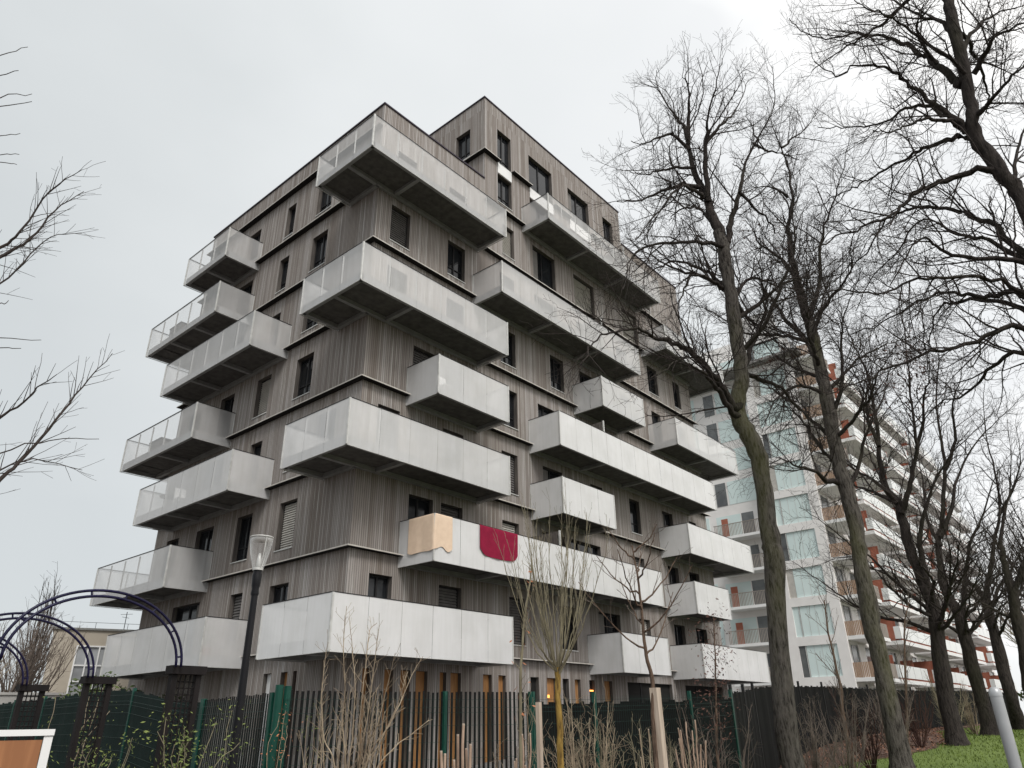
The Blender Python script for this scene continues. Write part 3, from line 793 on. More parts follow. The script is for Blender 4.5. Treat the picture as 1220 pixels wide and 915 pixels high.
# board in white frame, bottom left
t = thing('framed_board', 'stained wooden board in a white frame at the near end of the path', 'board', (1.0, 4.08, 0))
A, B_ = Vector((.55, 4.18, 0)), Vector((1.41, 3.955, 0))
b1 = MB(); b1.bar(tuple(A.lerp(B_, .04)+Vector((0,0,1.13))), tuple(A.lerp(B_, .955)+Vector((0,0,1.13))), .02, .88); b1.build('board', M['board_wood'], t)
b1 = MB(); b1.bar(tuple(A+Vector((0,0,1.6))), tuple(B_+Vector((0,0,1.6))), .04, .026); b1.bar(tuple(A+Vector((0,0,.68))), tuple(B_+Vector((0,0,.68))), .06, .055)
for q in (.0, 1.0): p = A.lerp(B_, .022 if q == 0 else .978); b1.bar((p.x, p.y, .708), (p.x, p.y, 1.584), .028, .035, up=(.9,-.25,0))
b1.build('frame', M['white'], t)
for q in (.1, .9):
    p = A.lerp(B_, q); b1 = MB(); b1.box(p.x-.025, p.y-.025, 0, p.x+.025, p.y+.025, .65); b1.build('leg', M['white'], t)
p = A.lerp(B_, .74); b1 = MB(); b1.bar((p.x-.03, p.y-.016, 1.515), (p.x+.03, p.y-.03, 1.52), .004, .016); b1.build('sticker', M['white'], t)
# grey bollard tube, right foreground
t = thing('bollard', 'tall smooth grey steel bollard with a rounded top on the lawn', 'bollard', (8.89, 1.43, G(8.89,1.43)))
b1 = MB(); b1.lathe((8.89,1.43,G(8.89,1.43)), [(.055,0),(.055,1.78)], 20); b1.build('tube', M['bollard'], t, True)
b1 = MB(); b1.lathe((8.89,1.43,G(8.89,1.43)), [(.058,1.775),(.058,1.80),(.05,1.835),(.03,1.855),(0,1.86)], 20); b1.build('cap', M['bollard'], t, True)

# ------------------------------------------------------------------ fences
FP = [(5.46,8.38),(7.63,7.78),(8.89,7.29),(10.06,6.98),(12.41,6.60)]
def fence(name, pts, label, post_h, screen, mesh_to, group=None, wires=True, post_mat='green_metal', step=2.5, thickfirst=False, screenh=1.95, cat='fence'):
    t = thing(name, label, cat, (pts[0][0], pts[0][1], G(*pts[0])), group)
    drop = (lambda x: -.42*sm((x-14)/20.)) if name == 'screen_fence' else (lambda x: 0.0)
    # resample
    segs = []
    for a, b_ in zip(pts, pts[1:]):
        L = math.hypot(b_[0]-a[0], b_[1]-a[1]); n = max(1, round(L/step))
        for k in range(n): segs.append(((a[0]+(b_[0]-a[0])*k/n, a[1]+(b_[1]-a[1])*k/n), (a[0]+(b_[0]-a[0])*(k+1)/n, a[1]+(b_[1]-a[1])*(k+1)/n)))
    posts = [segs[0][0]]+[s[1] for s in segs]
    for k, (x, y) in enumerate(posts):
        g = G(x, y); p = MB()
        if thickfirst and k == 0:
            p.tube([(x-.055, y, g), (x-.055, y, g+post_h+.05)], .05, 12); p.build('post', M[post_mat], t, False)
            p = MB(); p.tube([(x+.055, y-.01, g), (x+.055, y-.01, g+post_h+.04)], .045, 12)
        else: p.box(x-.026, y-.026, g, x+.026, y+.026, g+post_h+drop(x))
        p.build('post', M[post_mat], t)
    for a, b_ in segs:
        L = math.hypot(b_[0]-a[0], b_[1]-a[1]); ux, uy = (b_[0]-a[0])/L, (b_[1]-a[1])/L; nx, ny = uy, -ux
        def pt(s, o, h):
            x, y = a[0]+ux*s, a[1]+uy*s
            return (x+nx*o, y+ny*o, G(x, y)+h+(drop(x) if h > 1.2 else 0))
        if wires:
            w = MB(); H = post_h-.05
            zs_ = [.06, .26, .3, .5, .7, .9, 1.0, 1.2, 1.4, 1.6, H-.22, H-.16, H-.06]
            for z in zs_:
                o = .05 if z not in (H-.16,) else .075
                w.tube([pt(0, o, z), pt(L, o, z)], .0026, 4, caps=False)
            s = 0
            while s < L: w.tube([pt(s, .045, .03), pt(s, .045, H)], .0016, 3, caps=False); s += .05
            w.build('wire_panel', M['green_wire'], t)
        if screen == 'slats':
            w = MB(); s = .02
            while s < L:
                j = random.uniform(-.012, .012)
                w.box(*[min(p, q) for p, q in zip(pt(s, -.0, .04), pt(s+.038, -.006, .04))][:2], G(a[0], a[1])+.04, *[max(p, q) for p, q in zip(pt(s, 0, 0), pt(s+.038, -.006, 0))][:2], G(a[0], a[1])+post_h-.01+j); s += .07
            w.build('slat_infill', M['slat_black'], t)
        elif screen:
            w = MB(); n = 12
            for k in range(n):
                s0, s1 = L*k/n, L*(k+1)/n; o0 = .004+.012*math.sin(k*1.7); o1 = .004+.012*math.sin((k+1)*1.7)
                if k == n-1: o1 = .004+.012*math.sin(0)
                for z0, z1 in ((.02, .9), (.9, screenh+.02*math.sin(k*2.3))):
                    w.quad(pt(s0, o0, z0), pt(s1, o1, z0), pt(s1, o1, z1), pt(s0, o0, z1))
            w.build('screen_fabric', M[screen], t)
    return t
fence('mesh_fence', [(5.46,8.38),(7.63,7.78),(8.89,7.29)], 'green wire fence with black slats in front of the building', 2.03, 'slats', 0, step=2.3, thickfirst=True)
fence('mesh_fence', [(8.93,7.28),(10.06,6.98),(12.41,6.60),(14.04,6.6)], 'green wire fence backed with black fabric behind the thin saplings', 2.03, 'fabric_black', 0, step=2.4, screenh=1.88)
fence('mesh_fence', [(5.74,10.77),(5.40,8.50)], 'green wire fence with black slats running back beside the lamp post', 2.0, 'slats', 0, step=2.4)
fence('mesh_fence', [(7.3,27.5),(6.75,19.9),(6.22,14.2),(5.75,10.83)], 'green wire fence with dark green fabric behind the pergola', 2.0, 'fabric_green', 0, step=2.5, wires=True)
fence('screen_fence', [(14.1,6.62),(18.5,8.1),(23.4,8.8),(28.5,9.2),(34,9.1),(44,8.5),(54,8.2)], 'long fence of black screen fabric behind the row of big trees', 2.12, 'fabric_black', 0, step=2.6, wires=False, post_mat='metal_dark', screenh=1.98)

# ------------------------------------------------------------------ far left: rendered house, wall and hedge
t = thing('rendered_house', 'low beige rendered house with a white window behind the pergola', 'house', (16, 42, .35))
def wallbar(mb, p, q, z0, z1, th, m=0):
    mb.bar((p[0], p[1], (z0+z1)/2), (q[0], q[1], (z0+z1)/2), th, z1-z0, m)
hp, hq = Vector((14.15,42.75,0)), Vector((21,40.2,0)); hd = (hq-hp).normalized(); hn = Vector((-hd.y, hd.x, 0))
w = MB()
def hpnt(s, o, z): p = hp+hd*s+hn*o; return (p.x, p.y, z)
wa, wb, wz0, wz1 = 1.15, 2.75, 2.6, 5.6
for s0, s1, z0, z1 in ((0, wa, -.2, 6.35), (wb, 7.2, -.2, 6.35), (wa, wb, -.2, wz0), (wa, wb, wz1, 6.35)):
    w.quad(hpnt(s0, 0, z0), hpnt(s1, 0, z0), hpnt(s1, 0, z1), hpnt(s0, 0, z1))
for s in (0, 7.2): w.quad(hpnt(s, 0, -.2), hpnt(s, 7, -.2), hpnt(s, 7, 6.35), hpnt(s, 0, 6.35))
w.quad(hpnt(0, 7, -.2), hpnt(7.2, 7, -.2), hpnt(7.2, 7, 6.35), hpnt(0, 7, 6.35))
w.build('wall', M['beige'], t)
w = MB(); 
for i in range(1): w.quad(hpnt(-.1, -.1, 6.36), hpnt(7.3, -.1, 6.36), hpnt(7.3, 7.1, 6.36), hpnt(-.1, 7.1, 6.36)); w.bar(hpnt(-.1, -.05, 6.4), hpnt(7.3, -.05, 6.4), .12, .1)
rfh = w.build('roof', M['roof'], t)
w = MB(); w.tube([hpnt(3.2, 2, 6.3), hpnt(3.2, 2, 7.6)], .02, 5); w.tube([hpnt(2.9, 2, 7.45), hpnt(3.5, 2, 7.5)], .012, 4); w.tube([hpnt(3.0, 1.8, 7.3), hpnt(3.35, 2.2, 7.3)], .012, 4)
for k in range(5): w.tube([hpnt(.3+k*1.5, .1, 6.4), hpnt(.3+k*1.5, .1, 6.75)], .012, 4)
w.tube([hpnt(.3, .1, 6.75), hpnt(6.3, .1, 6.75)], .012, 4); w.build('aerial', M['metal_dark'], rfh)
w = MB(); mid = (wz0+wz1)/2+.35
for z in (wz0+.03, mid-.55, mid+.2, wz1-.03): w.bar(hpnt(wa, -.02, z), hpnt(wb, -.02, z), .06, .07)
for k in range(4): s = wa+.03+(wb-wa-.06)*k/3; w.bar(hpnt(s, -.024, wz0), hpnt(s, -.024, wz1), .06, .07, up=(hd.x, hd.y, 0))
wf = w.build('window', M['white'], t)
w = MB(); w.quad(hpnt(wa, .05, wz0), hpnt(wb, .05, wz0), hpnt(wb, .05, wz1), hpnt(wa, .05, wz1)); w.build('pane', M['pane_bright'], wf)
w = MB(); wallbar(w, (4.5, 30.1), (10.1, 28.25), .0, 2.7, .2); wallbar(w, (4.45, 30.12), (10.15, 28.23), 2.704, 2.78, .3)
tag(w.build('garden_wall', M['concrete_wall']), 'grey rendered garden wall behind the pergola pillars', 'wall')
def leaf_blob(mb, c, r, n, s, flat=1):
    for k in range(n):
        d = Vector((random.gauss(0,1), random.gauss(0,1), random.gauss(0,1))).normalized()*(random.random()**.4)
        p = Vector((c[0]+d.x*r[0], c[1]+d.y*r[1], c[2]+d.z*r[2]))
        a = Vector((random.gauss(0,1), random.gauss(0,1), random.gauss(0,1))).normalized(); b_ = a.orthogonal().normalized()
        q = s*random.uniform(.6, 1.4)
        mb.quad(tuple(p-a*q), tuple(p+b_*q*.5), tuple(p+a*q), tuple(p-b_*q*.5))
def bush(x, y, rx, ry, h, label, n=2500, s=.06):
    g = G(x, y); t = thing('evergreen_shrub', label, 'shrub', (x, y, g)); mb = MB()
    for k in range(9): leaf_blob(mb, (x+random.uniform(-rx,rx)*.7, y+random.uniform(-ry,ry)*.6, g+h*random.uniform(.3,.75)), (rx*.5, ry*.5, h*.32), n//9, s)
    mb.build('foliage', M['leaf_hedge'], t)
    st = MB()
    for k in range(7): st.tube([(x, y, g), (x+random.uniform(-rx,rx)*.5, y+random.uniform(-ry,ry)*.5, g+h*.7)], [.03, .01], 5)
    st.build('stem', M['brown_bark'], t)
bush(11.6, 29, 1.3, .8, 3.0, 'dense green shrub at the end of the grey garden wall', 3600, .08)
bush(13.2, 27.5, 1.1, .8, 2.5, 'lower green shrub close to the corner of the clad building', 2600, .07)

M['pane_far'] = plain('haze_toned_window_glass', (.16,.17,.17), (.08,.085,.09), .6, .2, spec=.5)  # distant haze put into the colour: paler than the near window glass
# ------------------------------------------------------------------ white apartment building on the right
wb_ = thing('white_apartment_building', 'white apartment building with pale teal panels and orange balcony screens', 'building', (85, 26, 1))
XA, YA, XZ, ZT = 60., 18.3, 119., 33.1
P0_, PH = 4.5, 2.94
w = MB(); fl = MB()
# facade A (towards the clad block): bays of teal panels set in white render
teal_y = [(19.1, 22.05)]; wing_y0 = 22.9
w.box(XA+.2, YA+.2, 0, XZ, 22.9, ZT-.3); w.box(XA+1.4, 22.9, 0, XZ, 42, ZT-.3)
def abox(mb, x0, x1, y0, y1, z0, z1, m=0): mb.box(x0, y0, z0, x1, y1, z1, m)
abox(w, XA, XA+.2, YA, 19.1, 0, ZT); abox(w, XA, XA+.2, 22.05, 22.9, 0, ZT)
for k in range(-1, 11):
    z0 = P0_+PH*k; top = z0+2.27
    abox(w, XA+.0, XA+.2, 19.1, 22.05, top, min(ZT, z0+PH))
w.box(XA+.0, 19.1, 0, XA+.2, 22.05, P0_+PH*-1+.05)
W_ = w.build('wall', M['render_white'], wb_)
for k in range(0, 10):
    z0 = P0_+PH*k
    f_ = MB()
    for q in range(1, 4): y = 19.1+2.38*q/4; f_.box(XA+.095, y-.012, z0+.02, XA+.103, y+.012, z0+2.25)
    if k % 3 != 2: f_.box(XA+.06, 21.5, z0+.02, XA+.12, 21.56, z0+2.25)
    fo = f_.build('window', M['metal_light'], wb_)
    p = MB(); p.box(XA+.105, 19.1, z0, XA+.15, 21.48, z0+2.27); p.build('pane', M['teal'], fo)
    p = MB(); p.box(XA+.105, 21.5, z0, XA+.15, 22.05, z0+2.27); p.build('side_pane', [M['pane_far'], M['teal'], M['blind']][k % 3], fo)
# wing beyond the joint, with picket balconies low and panels above
XW = 61.2
for k in range(0, 10):
    z0 = P0_+PH*k-.32
    d1 = MB()
    if k <= 4:
        d1.box(XW-1.5, 23.4, z0-.1, XW, 27.6, z0+.12)
        bo = d1.build('balcony', M['white'], wb_)
        r = MB(); yy = 23.45
        while yy < 27.6: r.box(XW-1.48, yy, z0+.14, XW-1.46, yy+.05, z0+1.15); yy += .13
        xx = XW-1.45
        while xx < XW-.05: r.box(xx, 23.42, z0+.14, xx+.05, 23.44, z0+1.15); xx += .13
        r.box(XW-1.5, 23.4, z0+1.15, XW-1.44, 27.6, z0+1.2); r.build('railing', M['grey_wood'], bo)
        r = MB(); r.box(XW-.02, 24.4, z0+.14, XW+.02, 25.5, z0+2.3); r.build('balcony_door', M['pane_far'], bo)
        r = MB(); r.box(XW-.6, 26.6, z0+.14, XW-.55, 27.2, z0+1.9); r.build('partition', M['orange_panel'], bo)
        r = MB(); r.box(XW-.01, 25.6, z0+.3, XW+.03, 27.9, z0+2.3); r.build('wall_panel', M['teal'], bo)
    else:
        d1.box(XW-.03, 23.3, z0+.3, XW+.03, 26.4, z0+2.4); bo = d1.build('panel', M['teal'], wb_)
        r = MB(); r.box(XW-.04, 26.6, z0+.3, XW+.03, 27.6, z0+2.4); r.build('pane', M['pane_far'], bo)
w = MB(); w.box(XW, 22.9, 0, XW+.18, 42, ZT-.6); w.build('wing_wall', M['render_white'], wb_)
for k in range(1, 10):
    z0 = P0_+PH*k-.32; w = MB(); w.box(XW-.05, 28.6, z0+.3, XW-.002, 33.5, z0+2.4); w.box(XW-.05, 35, z0+.3, XW-.002, 40, z0+2.4); w.build('panel', M['teal'], wb_)
w = MB(); w.box(XA-.9, YA-.9, ZT-2.1, XZ+.3, 42.3, ZT-1.85); w.build('roof_overhang', M['slab'], wb_)
w = MB(); w.box(XA+3, YA+2, ZT-.1, XZ-4, 38, ZT+2.6); w.build('roof', M['render_white'], wb_)
# facade B: stacked balconies
w = MB()
for k in range(-1, 10):
    z0 = P0_+PH*k-.32
    # dark window bands
    b_ = MB(); b_.box(XA+1.2, YA+.16, z0+.25, XZ-.5, YA+.195, z0+2.5); bo = b_.build('window', M['pane_far'], wb_)
    b_ = MB(); x = XA+2.6
    while x < XZ-1: b_.box(x, YA+.06, z0+.25, x+1.6, YA+.15, z0+2.5); x += 3.4
    b_.box(XA+2.6, YA+.05, z0+2.5, XZ-1, YA+.15, z0+2.6)
    b_.build('frame', M['render_white'], bo)
    if k < 0: continue
    # corner balcony with boards
    c = MB(); c.box(XA+.3, YA-1.7, z0-.12, XA+5.2, YA+.1, z0+.14); co = c.build('corner_balcony', M['white'], wb_)
    c = MB(); x = XA+.34
    while x < XA+5.1: c.box(x, YA-1.66, z0+.16, x+.09, YA-1.63, z0+1.2); x += .12
    c.build('railing', M['grey_wood'], co)
    c = MB(); y = YA-1.6
    while y < YA: c.box(XA+.33, y, z0+.16, XA+.36, y+.09, z0+1.2); y += .12
    c.build('side_railing', M['brown_wood'], co)
    segs = [(66.5,75.5),(77,88),(90,101),(103,117)] if k % 2 == 0 else [(67.5,78),(79.5,90),(92,104),(105.5,117)]
    for a, b2_ in segs:
        dep = 2.0 if (k+int(a)) % 3 else 1.5
        s = MB(); s.box(a, YA-dep, z0-.14, b2_, YA+.1, z0+.16); so = s.build('balcony', M['white'], wb_)
        r = MB(); n = int((b2_-a)/2.2)
        for q in range(n):
            u0 = a+(b2_-a)*q/n+.05; u1 = a+(b2_-a)*(q+1)/n-.05
            r.box(u0, YA-dep+.02, z0+.3, u1, YA-dep+.04, z0+1.25)
        r.box(a+.02, YA-dep+.05, z0+.3, a+.04, YA, z0+1.25)
        r.build('railing_panel', M['white_glass'], so)
        r = MB(); r.box(a, YA-dep+.01, z0+.165, b2_, YA-dep+.05, z0+.21); 
        for q in range(0, n+1, 3): u = a+(b2_-a)*q/n; r.box(max(a, u-.04), YA-dep+.5, z0+.165, min(b2_, u+.04), YA, z0+1.9)
        r.box(a+.3, YA-dep+.36, z0+.17, a+.33, YA, z0+2.0)
        r.build('partition', M['orange_panel'], so)
# distant pale blocks and far trees at the right edge
TREES = {
 'T1': dict(r=(0.27, 0.19), trunk=[(13.93,5.57,0.15),(13.93,5.57,0.84),(13.93,5.57,1.77),(14.01,5.35,4.27),(14.02,5.34,4.84),(14.04,5.29,6.26),(13.98,5.42,7.00),(13.94,5.55,7.51),(14.00,5.38,8.27),(14.02,5.34,8.90),(14.03,5.31,10.36),(14.03,5.29,11.58),(14.02,5.34,12.18)], limbs=[
  (0.13,0.03,[(14.03,5.31,12.07),(14.03,5.42,12.72),(14.05,5.51,13.35),(14.04,5.69,14.14),(14.08,5.77,15.11),(14.13,5.83,15.94),(14.10,6.07,16.47),(14.05,6.37,17.64),(14.12,6.38,18.39)]),
  (0.09,0.02,[(13.88,5.69,15.03),(13.78,5.54,15.77),(13.64,5.36,16.18),(13.43,5.28,16.65),(13.25,5.11,16.87)]),
  (0.11,0.03,[(13.98,5.45,13.11),(13.86,5.34,14.11),(13.74,5.12,14.96),(13.58,4.96,15.24),(13.50,4.52,16.14),(13.34,4.26,16.57)]),
  (0.07,0.02,[(14.04,5.29,14.94),(14.36,4.96,15.53),(14.69,4.73,15.98),(15.04,4.54,16.66),(15.41,4.32,17.58)]),
  (0.12,0.03,[(14.07,5.20,11.80),(14.26,5.10,12.45),(14.53,4.85,13.41),(14.79,4.73,14.21),(15.10,4.42,15.13),(15.50,3.83,16.40),(15.76,3.74,17.96)]),
  (0.07,0.02,[(13.89,5.67,14.85),(13.47,5.92,15.22),(12.95,6.17,14.84),(12.45,6.26,14.38),(11.95,6.28,14.14)]),
  (0.06,0.015,[(13.89,5.66,14.24),(13.30,5.97,14.04),(12.67,6.06,13.53),(12.00,6.06,13.02),(11.28,6.05,12.64)]),
  (0.09,0.015,[(13.91,5.61,13.61),(13.28,5.75,13.34),(12.37,6.07,12.70),(11.52,6.06,11.95),(10.60,6.05,11.38)]),
  (0.08,0.015,[(13.94,5.54,13.27),(13.44,5.46,13.07),(12.72,5.53,12.83),(11.88,5.65,11.83),(11.07,5.59,10.88),(10.21,5.51,9.94)]),
  (0.09,0.02,[(14.02,5.34,12.20),(14.24,5.57,12.75),(14.49,5.95,13.52),(14.72,6.47,13.85),(15.01,6.93,14.04),(15.40,7.21,14.24)]),
  (0.09,0.015,[(14.04,5.27,11.67),(13.67,5.28,11.57),(12.99,5.72,11.50),(12.27,6.07,11.22),(11.57,6.26,10.73),(10.98,6.16,10.00),(10.40,5.99,9.11)]),
  (0.1,0.015,[(14.03,5.31,10.88),(14.12,5.49,10.66),(14.21,5.76,11.26),(14.29,6.11,11.64),(14.29,6.65,12.09),(14.31,7.16,12.13),(14.36,7.60,12.06),(14.33,8.18,11.99)]),
  (0.07,0.015,[(13.99,5.40,10.56),(13.58,5.47,10.62),(13.00,5.64,10.59),(12.41,5.67,9.93),(11.83,5.59,9.12),(11.36,5.22,8.30)]),
  (0.14,0.02,[(13.98,5.44,7.73),(13.73,5.51,7.57),(13.41,5.59,7.93),(13.07,5.62,8.10),(12.72,5.61,8.28),(12.29,5.76,8.47),(11.83,5.90,8.54),(11.42,5.92,8.43),(11.00,5.91,8.39),(10.55,5.94,8.29),(10.01,6.09,8.06),(9.50,6.16,7.66),(9.08,6.06,7.19),(8.67,5.93,6.75)]),
  (0.11,0.015,[(13.97,5.45,7.38),(13.65,5.55,7.46),(13.27,5.58,7.77),(12.87,5.56,7.87),(12.43,5.55,7.92),(11.95,5.56,7.92),(11.44,5.58,7.79),(10.94,5.57,7.46),(10.39,5.60,7.10)]),
  (0.09,0.015,[(14.00,5.39,8.52),(14.47,5.15,8.36),(15.05,4.93,8.29),(15.61,4.88,8.09),(16.19,4.88,8.02),(16.79,4.92,7.94)]),
  (0.08,0.015,[(14.03,5.32,10.66),(14.34,5.31,10.30),(14.76,5.26,10.06),(15.27,5.05,9.79),(15.81,4.81,9.54),(16.33,4.74,9.37)]),
  (0.07,0.015,[(14.01,5.35,10.10),(14.70,5.12,11.01),(15.55,4.90,11.38),(16.41,4.88,11.66),(17.37,4.71,12.26)]),
  (0.06,0.012,[(14.23,4.75,13.17),(14.70,4.51,12.74),(15.24,4.38,12.41),(15.80,4.38,12.47)]),
  (0.06,0.012,[(14.39,4.22,14.49),(14.14,3.93,13.90),(13.82,3.52,13.37),(13.45,3.09,12.65)]),
 ]),
 'T2': dict(r=(0.27, 0.2), trunk=[(20.26,5.53,0.35),(20.26,5.52,1.16),(20.27,5.51,3.01),(20.27,5.50,4.07),(20.27,5.47,5.15),(20.30,5.39,6.28),(20.28,5.45,7.57),(20.28,5.47,8.67),(20.29,5.41,9.94),(20.29,5.42,10.85),(20.29,5.41,11.51),(20.29,5.42,12.37)], limbs=[
  (0.15,0.03,[(20.29,5.43,12.23),(20.30,5.49,12.99),(20.33,5.54,13.63),(20.38,5.55,14.81),(20.44,5.50,15.67),(20.49,5.51,16.07),(20.62,5.22,17.15),(20.69,5.17,18.39),(20.73,5.22,19.44),(20.76,5.37,20.56),(20.81,5.39,21.49)]),
  (0.12,0.02,[(20.30,5.39,11.93),(20.21,5.35,12.46),(20.19,4.93,13.45),(20.12,4.58,14.72),(20.05,4.23,15.45),(19.99,3.71,16.33),(19.88,3.38,16.89),(19.77,2.99,17.75)]),
  (0.14,0.03,[(20.29,5.40,11.60),(20.35,5.85,12.27),(20.46,6.26,13.17),(20.62,6.58,14.06),(20.78,6.96,14.78),(20.94,7.36,15.48)]),
  (0.1,0.02,[(20.28,5.45,13.57),(19.88,5.53,14.17),(19.32,5.80,14.63),(18.73,5.94,14.69),(18.15,5.90,14.97),(17.53,5.90,14.86)]),
  (0.12,0.02,[(20.30,5.37,11.36),(20.12,5.38,11.86),(20.04,4.78,12.67),(19.90,4.23,13.01),(19.71,3.81,13.36),(19.45,3.70,13.84),(19.21,3.36,14.21)]),
  (0.1,0.02,[(20.29,5.43,10.42),(20.52,5.68,10.80),(20.76,6.20,11.26),(21.00,6.82,12.00),(21.30,7.35,12.92),(21.55,8.04,13.93)]),
  (0.08,0.015,[(20.28,5.44,10.02),(19.84,5.68,10.16),(19.25,6.02,10.07),(18.62,6.26,9.60),(18.00,6.35,8.93),(17.37,6.36,8.27)]),
  (0.12,0.02,[(20.28,5.47,7.88),(20.50,5.75,8.25),(20.77,6.16,9.06),(21.11,6.48,9.78),(21.45,6.89,10.34),(21.60,7.90,11.28)]),
  (0.12,0.02,[(20.27,5.50,7.41),(19.75,5.72,7.41),(19.13,5.85,7.57),(18.43,5.99,7.54),(17.67,6.12,7.55),(16.83,6.38,7.14)]),
  (0.09,0.02,[(20.29,5.41,10.07),(20.71,5.07,10.53),(21.23,4.63,11.18),(21.81,4.11,11.64),(22.40,3.60,11.98),(23.01,3.00,12.15)]),
  (0.11,0.02,[(20.29,5.43,9.24),(20.24,5.14,9.66),(20.15,4.86,10.32),(20.03,4.65,11.28),(19.90,4.40,11.95),(19.80,4.00,12.58),(19.68,3.54,13.17)]),
  (0.07,0.012,[(20.32,5.28,17.08),(19.74,5.40,17.12),(18.94,5.66,16.87),(18.08,5.84,16.00)]),
  (0.06,0.012,[(20.36,5.13,19.12),(20.85,4.81,19.69),(21.47,4.41,20.45),(22.13,4.07,21.44)]),
  (0.1,0.02,[(20.28,5.44,7.16),(20.61,5.11,7.76),(20.99,4.79,8.77),(21.41,4.44,9.56),(21.83,4.18,10.28),(22.26,3.90,11.32)]),
 ]),
 'T3': dict(r=(0.31, 0.25), trunk=[(27.40,5.75,0.70),(27.40,5.75,2.12),(27.43,5.60,3.72),(27.46,5.48,5.08)], limbs=[
  (0.21,0.03,[(27.46,5.49,4.93),(27.47,5.69,6.48),(27.52,5.78,7.62),(27.59,5.79,8.38),(27.61,6.04,8.89),(27.69,6.09,9.70),(27.79,6.00,10.60),(27.91,5.90,11.91),(28.02,5.82,13.42),(28.08,5.99,14.59),(28.13,6.20,15.83),(28.22,6.24,17.07),(28.33,6.20,18.33)]),
  (0.15,0.02,[(27.41,5.73,7.97),(27.35,5.39,8.55),(27.26,5.00,9.34),(27.14,4.69,10.09),(26.97,4.54,11.01),(26.80,4.31,12.17),(26.62,4.12,13.37),(26.44,3.86,14.92),(26.24,3.67,16.18)]),
  (0.2,0.03,[(27.46,5.48,5.08),(27.37,5.48,5.72),(27.28,5.40,6.52),(27.17,5.33,7.05),(27.14,4.82,8.09),(27.07,4.47,8.73),(27.02,3.82,9.46),(26.98,3.06,9.99),(26.91,2.16,10.62)]),
  (0.13,0.02,[(27.40,5.75,8.33),(27.68,6.28,8.80),(28.04,6.87,9.25),(28.44,7.50,9.70),(28.84,8.27,10.48)]),
  (0.12,0.02,[(27.39,5.82,8.49),(26.84,6.13,9.04),(26.11,6.53,9.41),(25.34,6.79,9.65),(24.46,7.20,9.62)]),
  (0.11,0.02,[(27.37,5.91,10.47),(27.71,6.10,11.67),(28.21,6.14,12.88),(28.69,6.48,14.25),(29.21,6.84,14.94)]),
  (0.1,0.02,[(27.59,4.78,10.15),(27.29,4.29,11.03),(26.84,3.96,11.75),(26.35,3.53,12.40),(25.79,3.27,13.39)]),
 ]),
 'T4': dict(r=(0.32, 0.25), trunk=[(33.49,5.85,0.86),(33.49,5.85,1.70),(33.49,5.89,2.58),(33.49,5.87,4.70),(33.49,5.89,5.41)], limbs=[
  (0.2,0.03,[(33.48,5.90,5.26),(33.51,6.10,6.05),(33.58,6.16,6.58),(33.71,5.99,7.92),(33.86,5.66,8.92),(34.06,5.06,11.04),(34.19,4.91,12.55),(34.33,4.74,14.08),(34.51,4.21,16.03),(34.65,4.04,17.75),(34.81,3.69,20.41)]),
  (0.17,0.03,[(33.48,5.90,4.79),(33.44,5.58,5.69),(33.36,5.32,6.45),(33.29,4.85,7.67),(33.22,4.24,8.55),(33.13,3.70,9.44),(33.02,3.12,10.31),(32.90,2.54,10.83)]),
  (0.14,0.02,[(33.50,5.81,8.19),(33.91,5.11,9.53),(34.34,4.77,10.64),(34.87,3.89,12.05),(35.42,2.79,13.07),(35.96,1.67,14.09)]),
  (0.12,0.02,[(33.63,5.00,10.89),(33.34,4.31,11.93),(32.89,3.95,13.38),(32.41,3.35,14.17),(31.88,2.71,15.68)]),
  (0.12,0.02,[(33.49,5.86,7.86),(33.82,6.16,9.01),(34.34,6.08,10.55),(34.89,6.08,11.83),(35.45,6.25,13.22)]),
 ]),
 'T5': dict(r=(0.32, 0.25), trunk=[(40.20,5.90,1.05),(39.57,5.82,2.18),(39.58,5.80,3.42),(39.58,5.76,5.41),(39.58,5.78,5.99)], limbs=[
  (0.2,0.03,[(39.58,5.76,5.91),(39.76,5.88,6.75),(39.93,6.37,7.40),(40.15,6.74,8.18),(40.40,6.98,8.93)]),
  (0.2,0.03,[(39.58,5.79,5.81),(39.53,5.54,6.87),(39.49,5.06,7.93),(39.42,4.67,9.00),(39.35,4.15,10.06),(39.24,3.86,11.99),(39.11,3.77,13.60),(39.01,3.34,15.61),(38.91,2.60,17.59)]),
  (0.14,0.02,[(39.58,5.80,5.63),(39.86,5.14,6.86),(40.18,4.51,7.57),(40.53,3.84,8.66),(40.88,3.14,10.57)]),
  (0.12,0.02,[(39.77,4.31,9.98),(39.31,3.49,10.91),(38.67,2.77,12.00),(37.93,2.37,13.71)]),
 ]),
 'T6': dict(r=(0.28, 0.22), trunk=[(33.00,2.90,0.80),(32.74,4.13,1.93),(32.76,4.01,3.56),(32.76,3.93,5.00),(32.78,3.79,5.85)], limbs=[
  (0.17,0.03,[(32.78,3.82,5.73),(32.89,3.86,6.35),(33.05,3.81,7.15),(33.22,3.75,7.81),(33.46,3.23,9.07),(33.69,2.77,10.39),(33.92,2.39,12.50)]),
  (0.17,0.03,[(32.78,3.82,5.64),(32.63,3.44,6.27),(32.44,2.89,7.23),(32.22,2.22,8.62),(31.96,1.59,10.35)]),
 ]),
 'T0': dict(r=(0.24, 0.17), trunk=[(12.00,-0.28,0.10),(12.00,-0.18,2.59),(12.00,-0.22,5.16),(12.00,-0.24,7.41),(12.00,-0.25,8.86),(12.00,-0.13,9.41),(12.00,0.02,10.29),(12.00,-0.07,10.91),(12.00,-0.16,11.78),(12.00,-0.23,12.65),(12.00,-0.30,13.34),(11.99,-0.35,14.32),(11.99,-0.45,15.33)], limbs=[
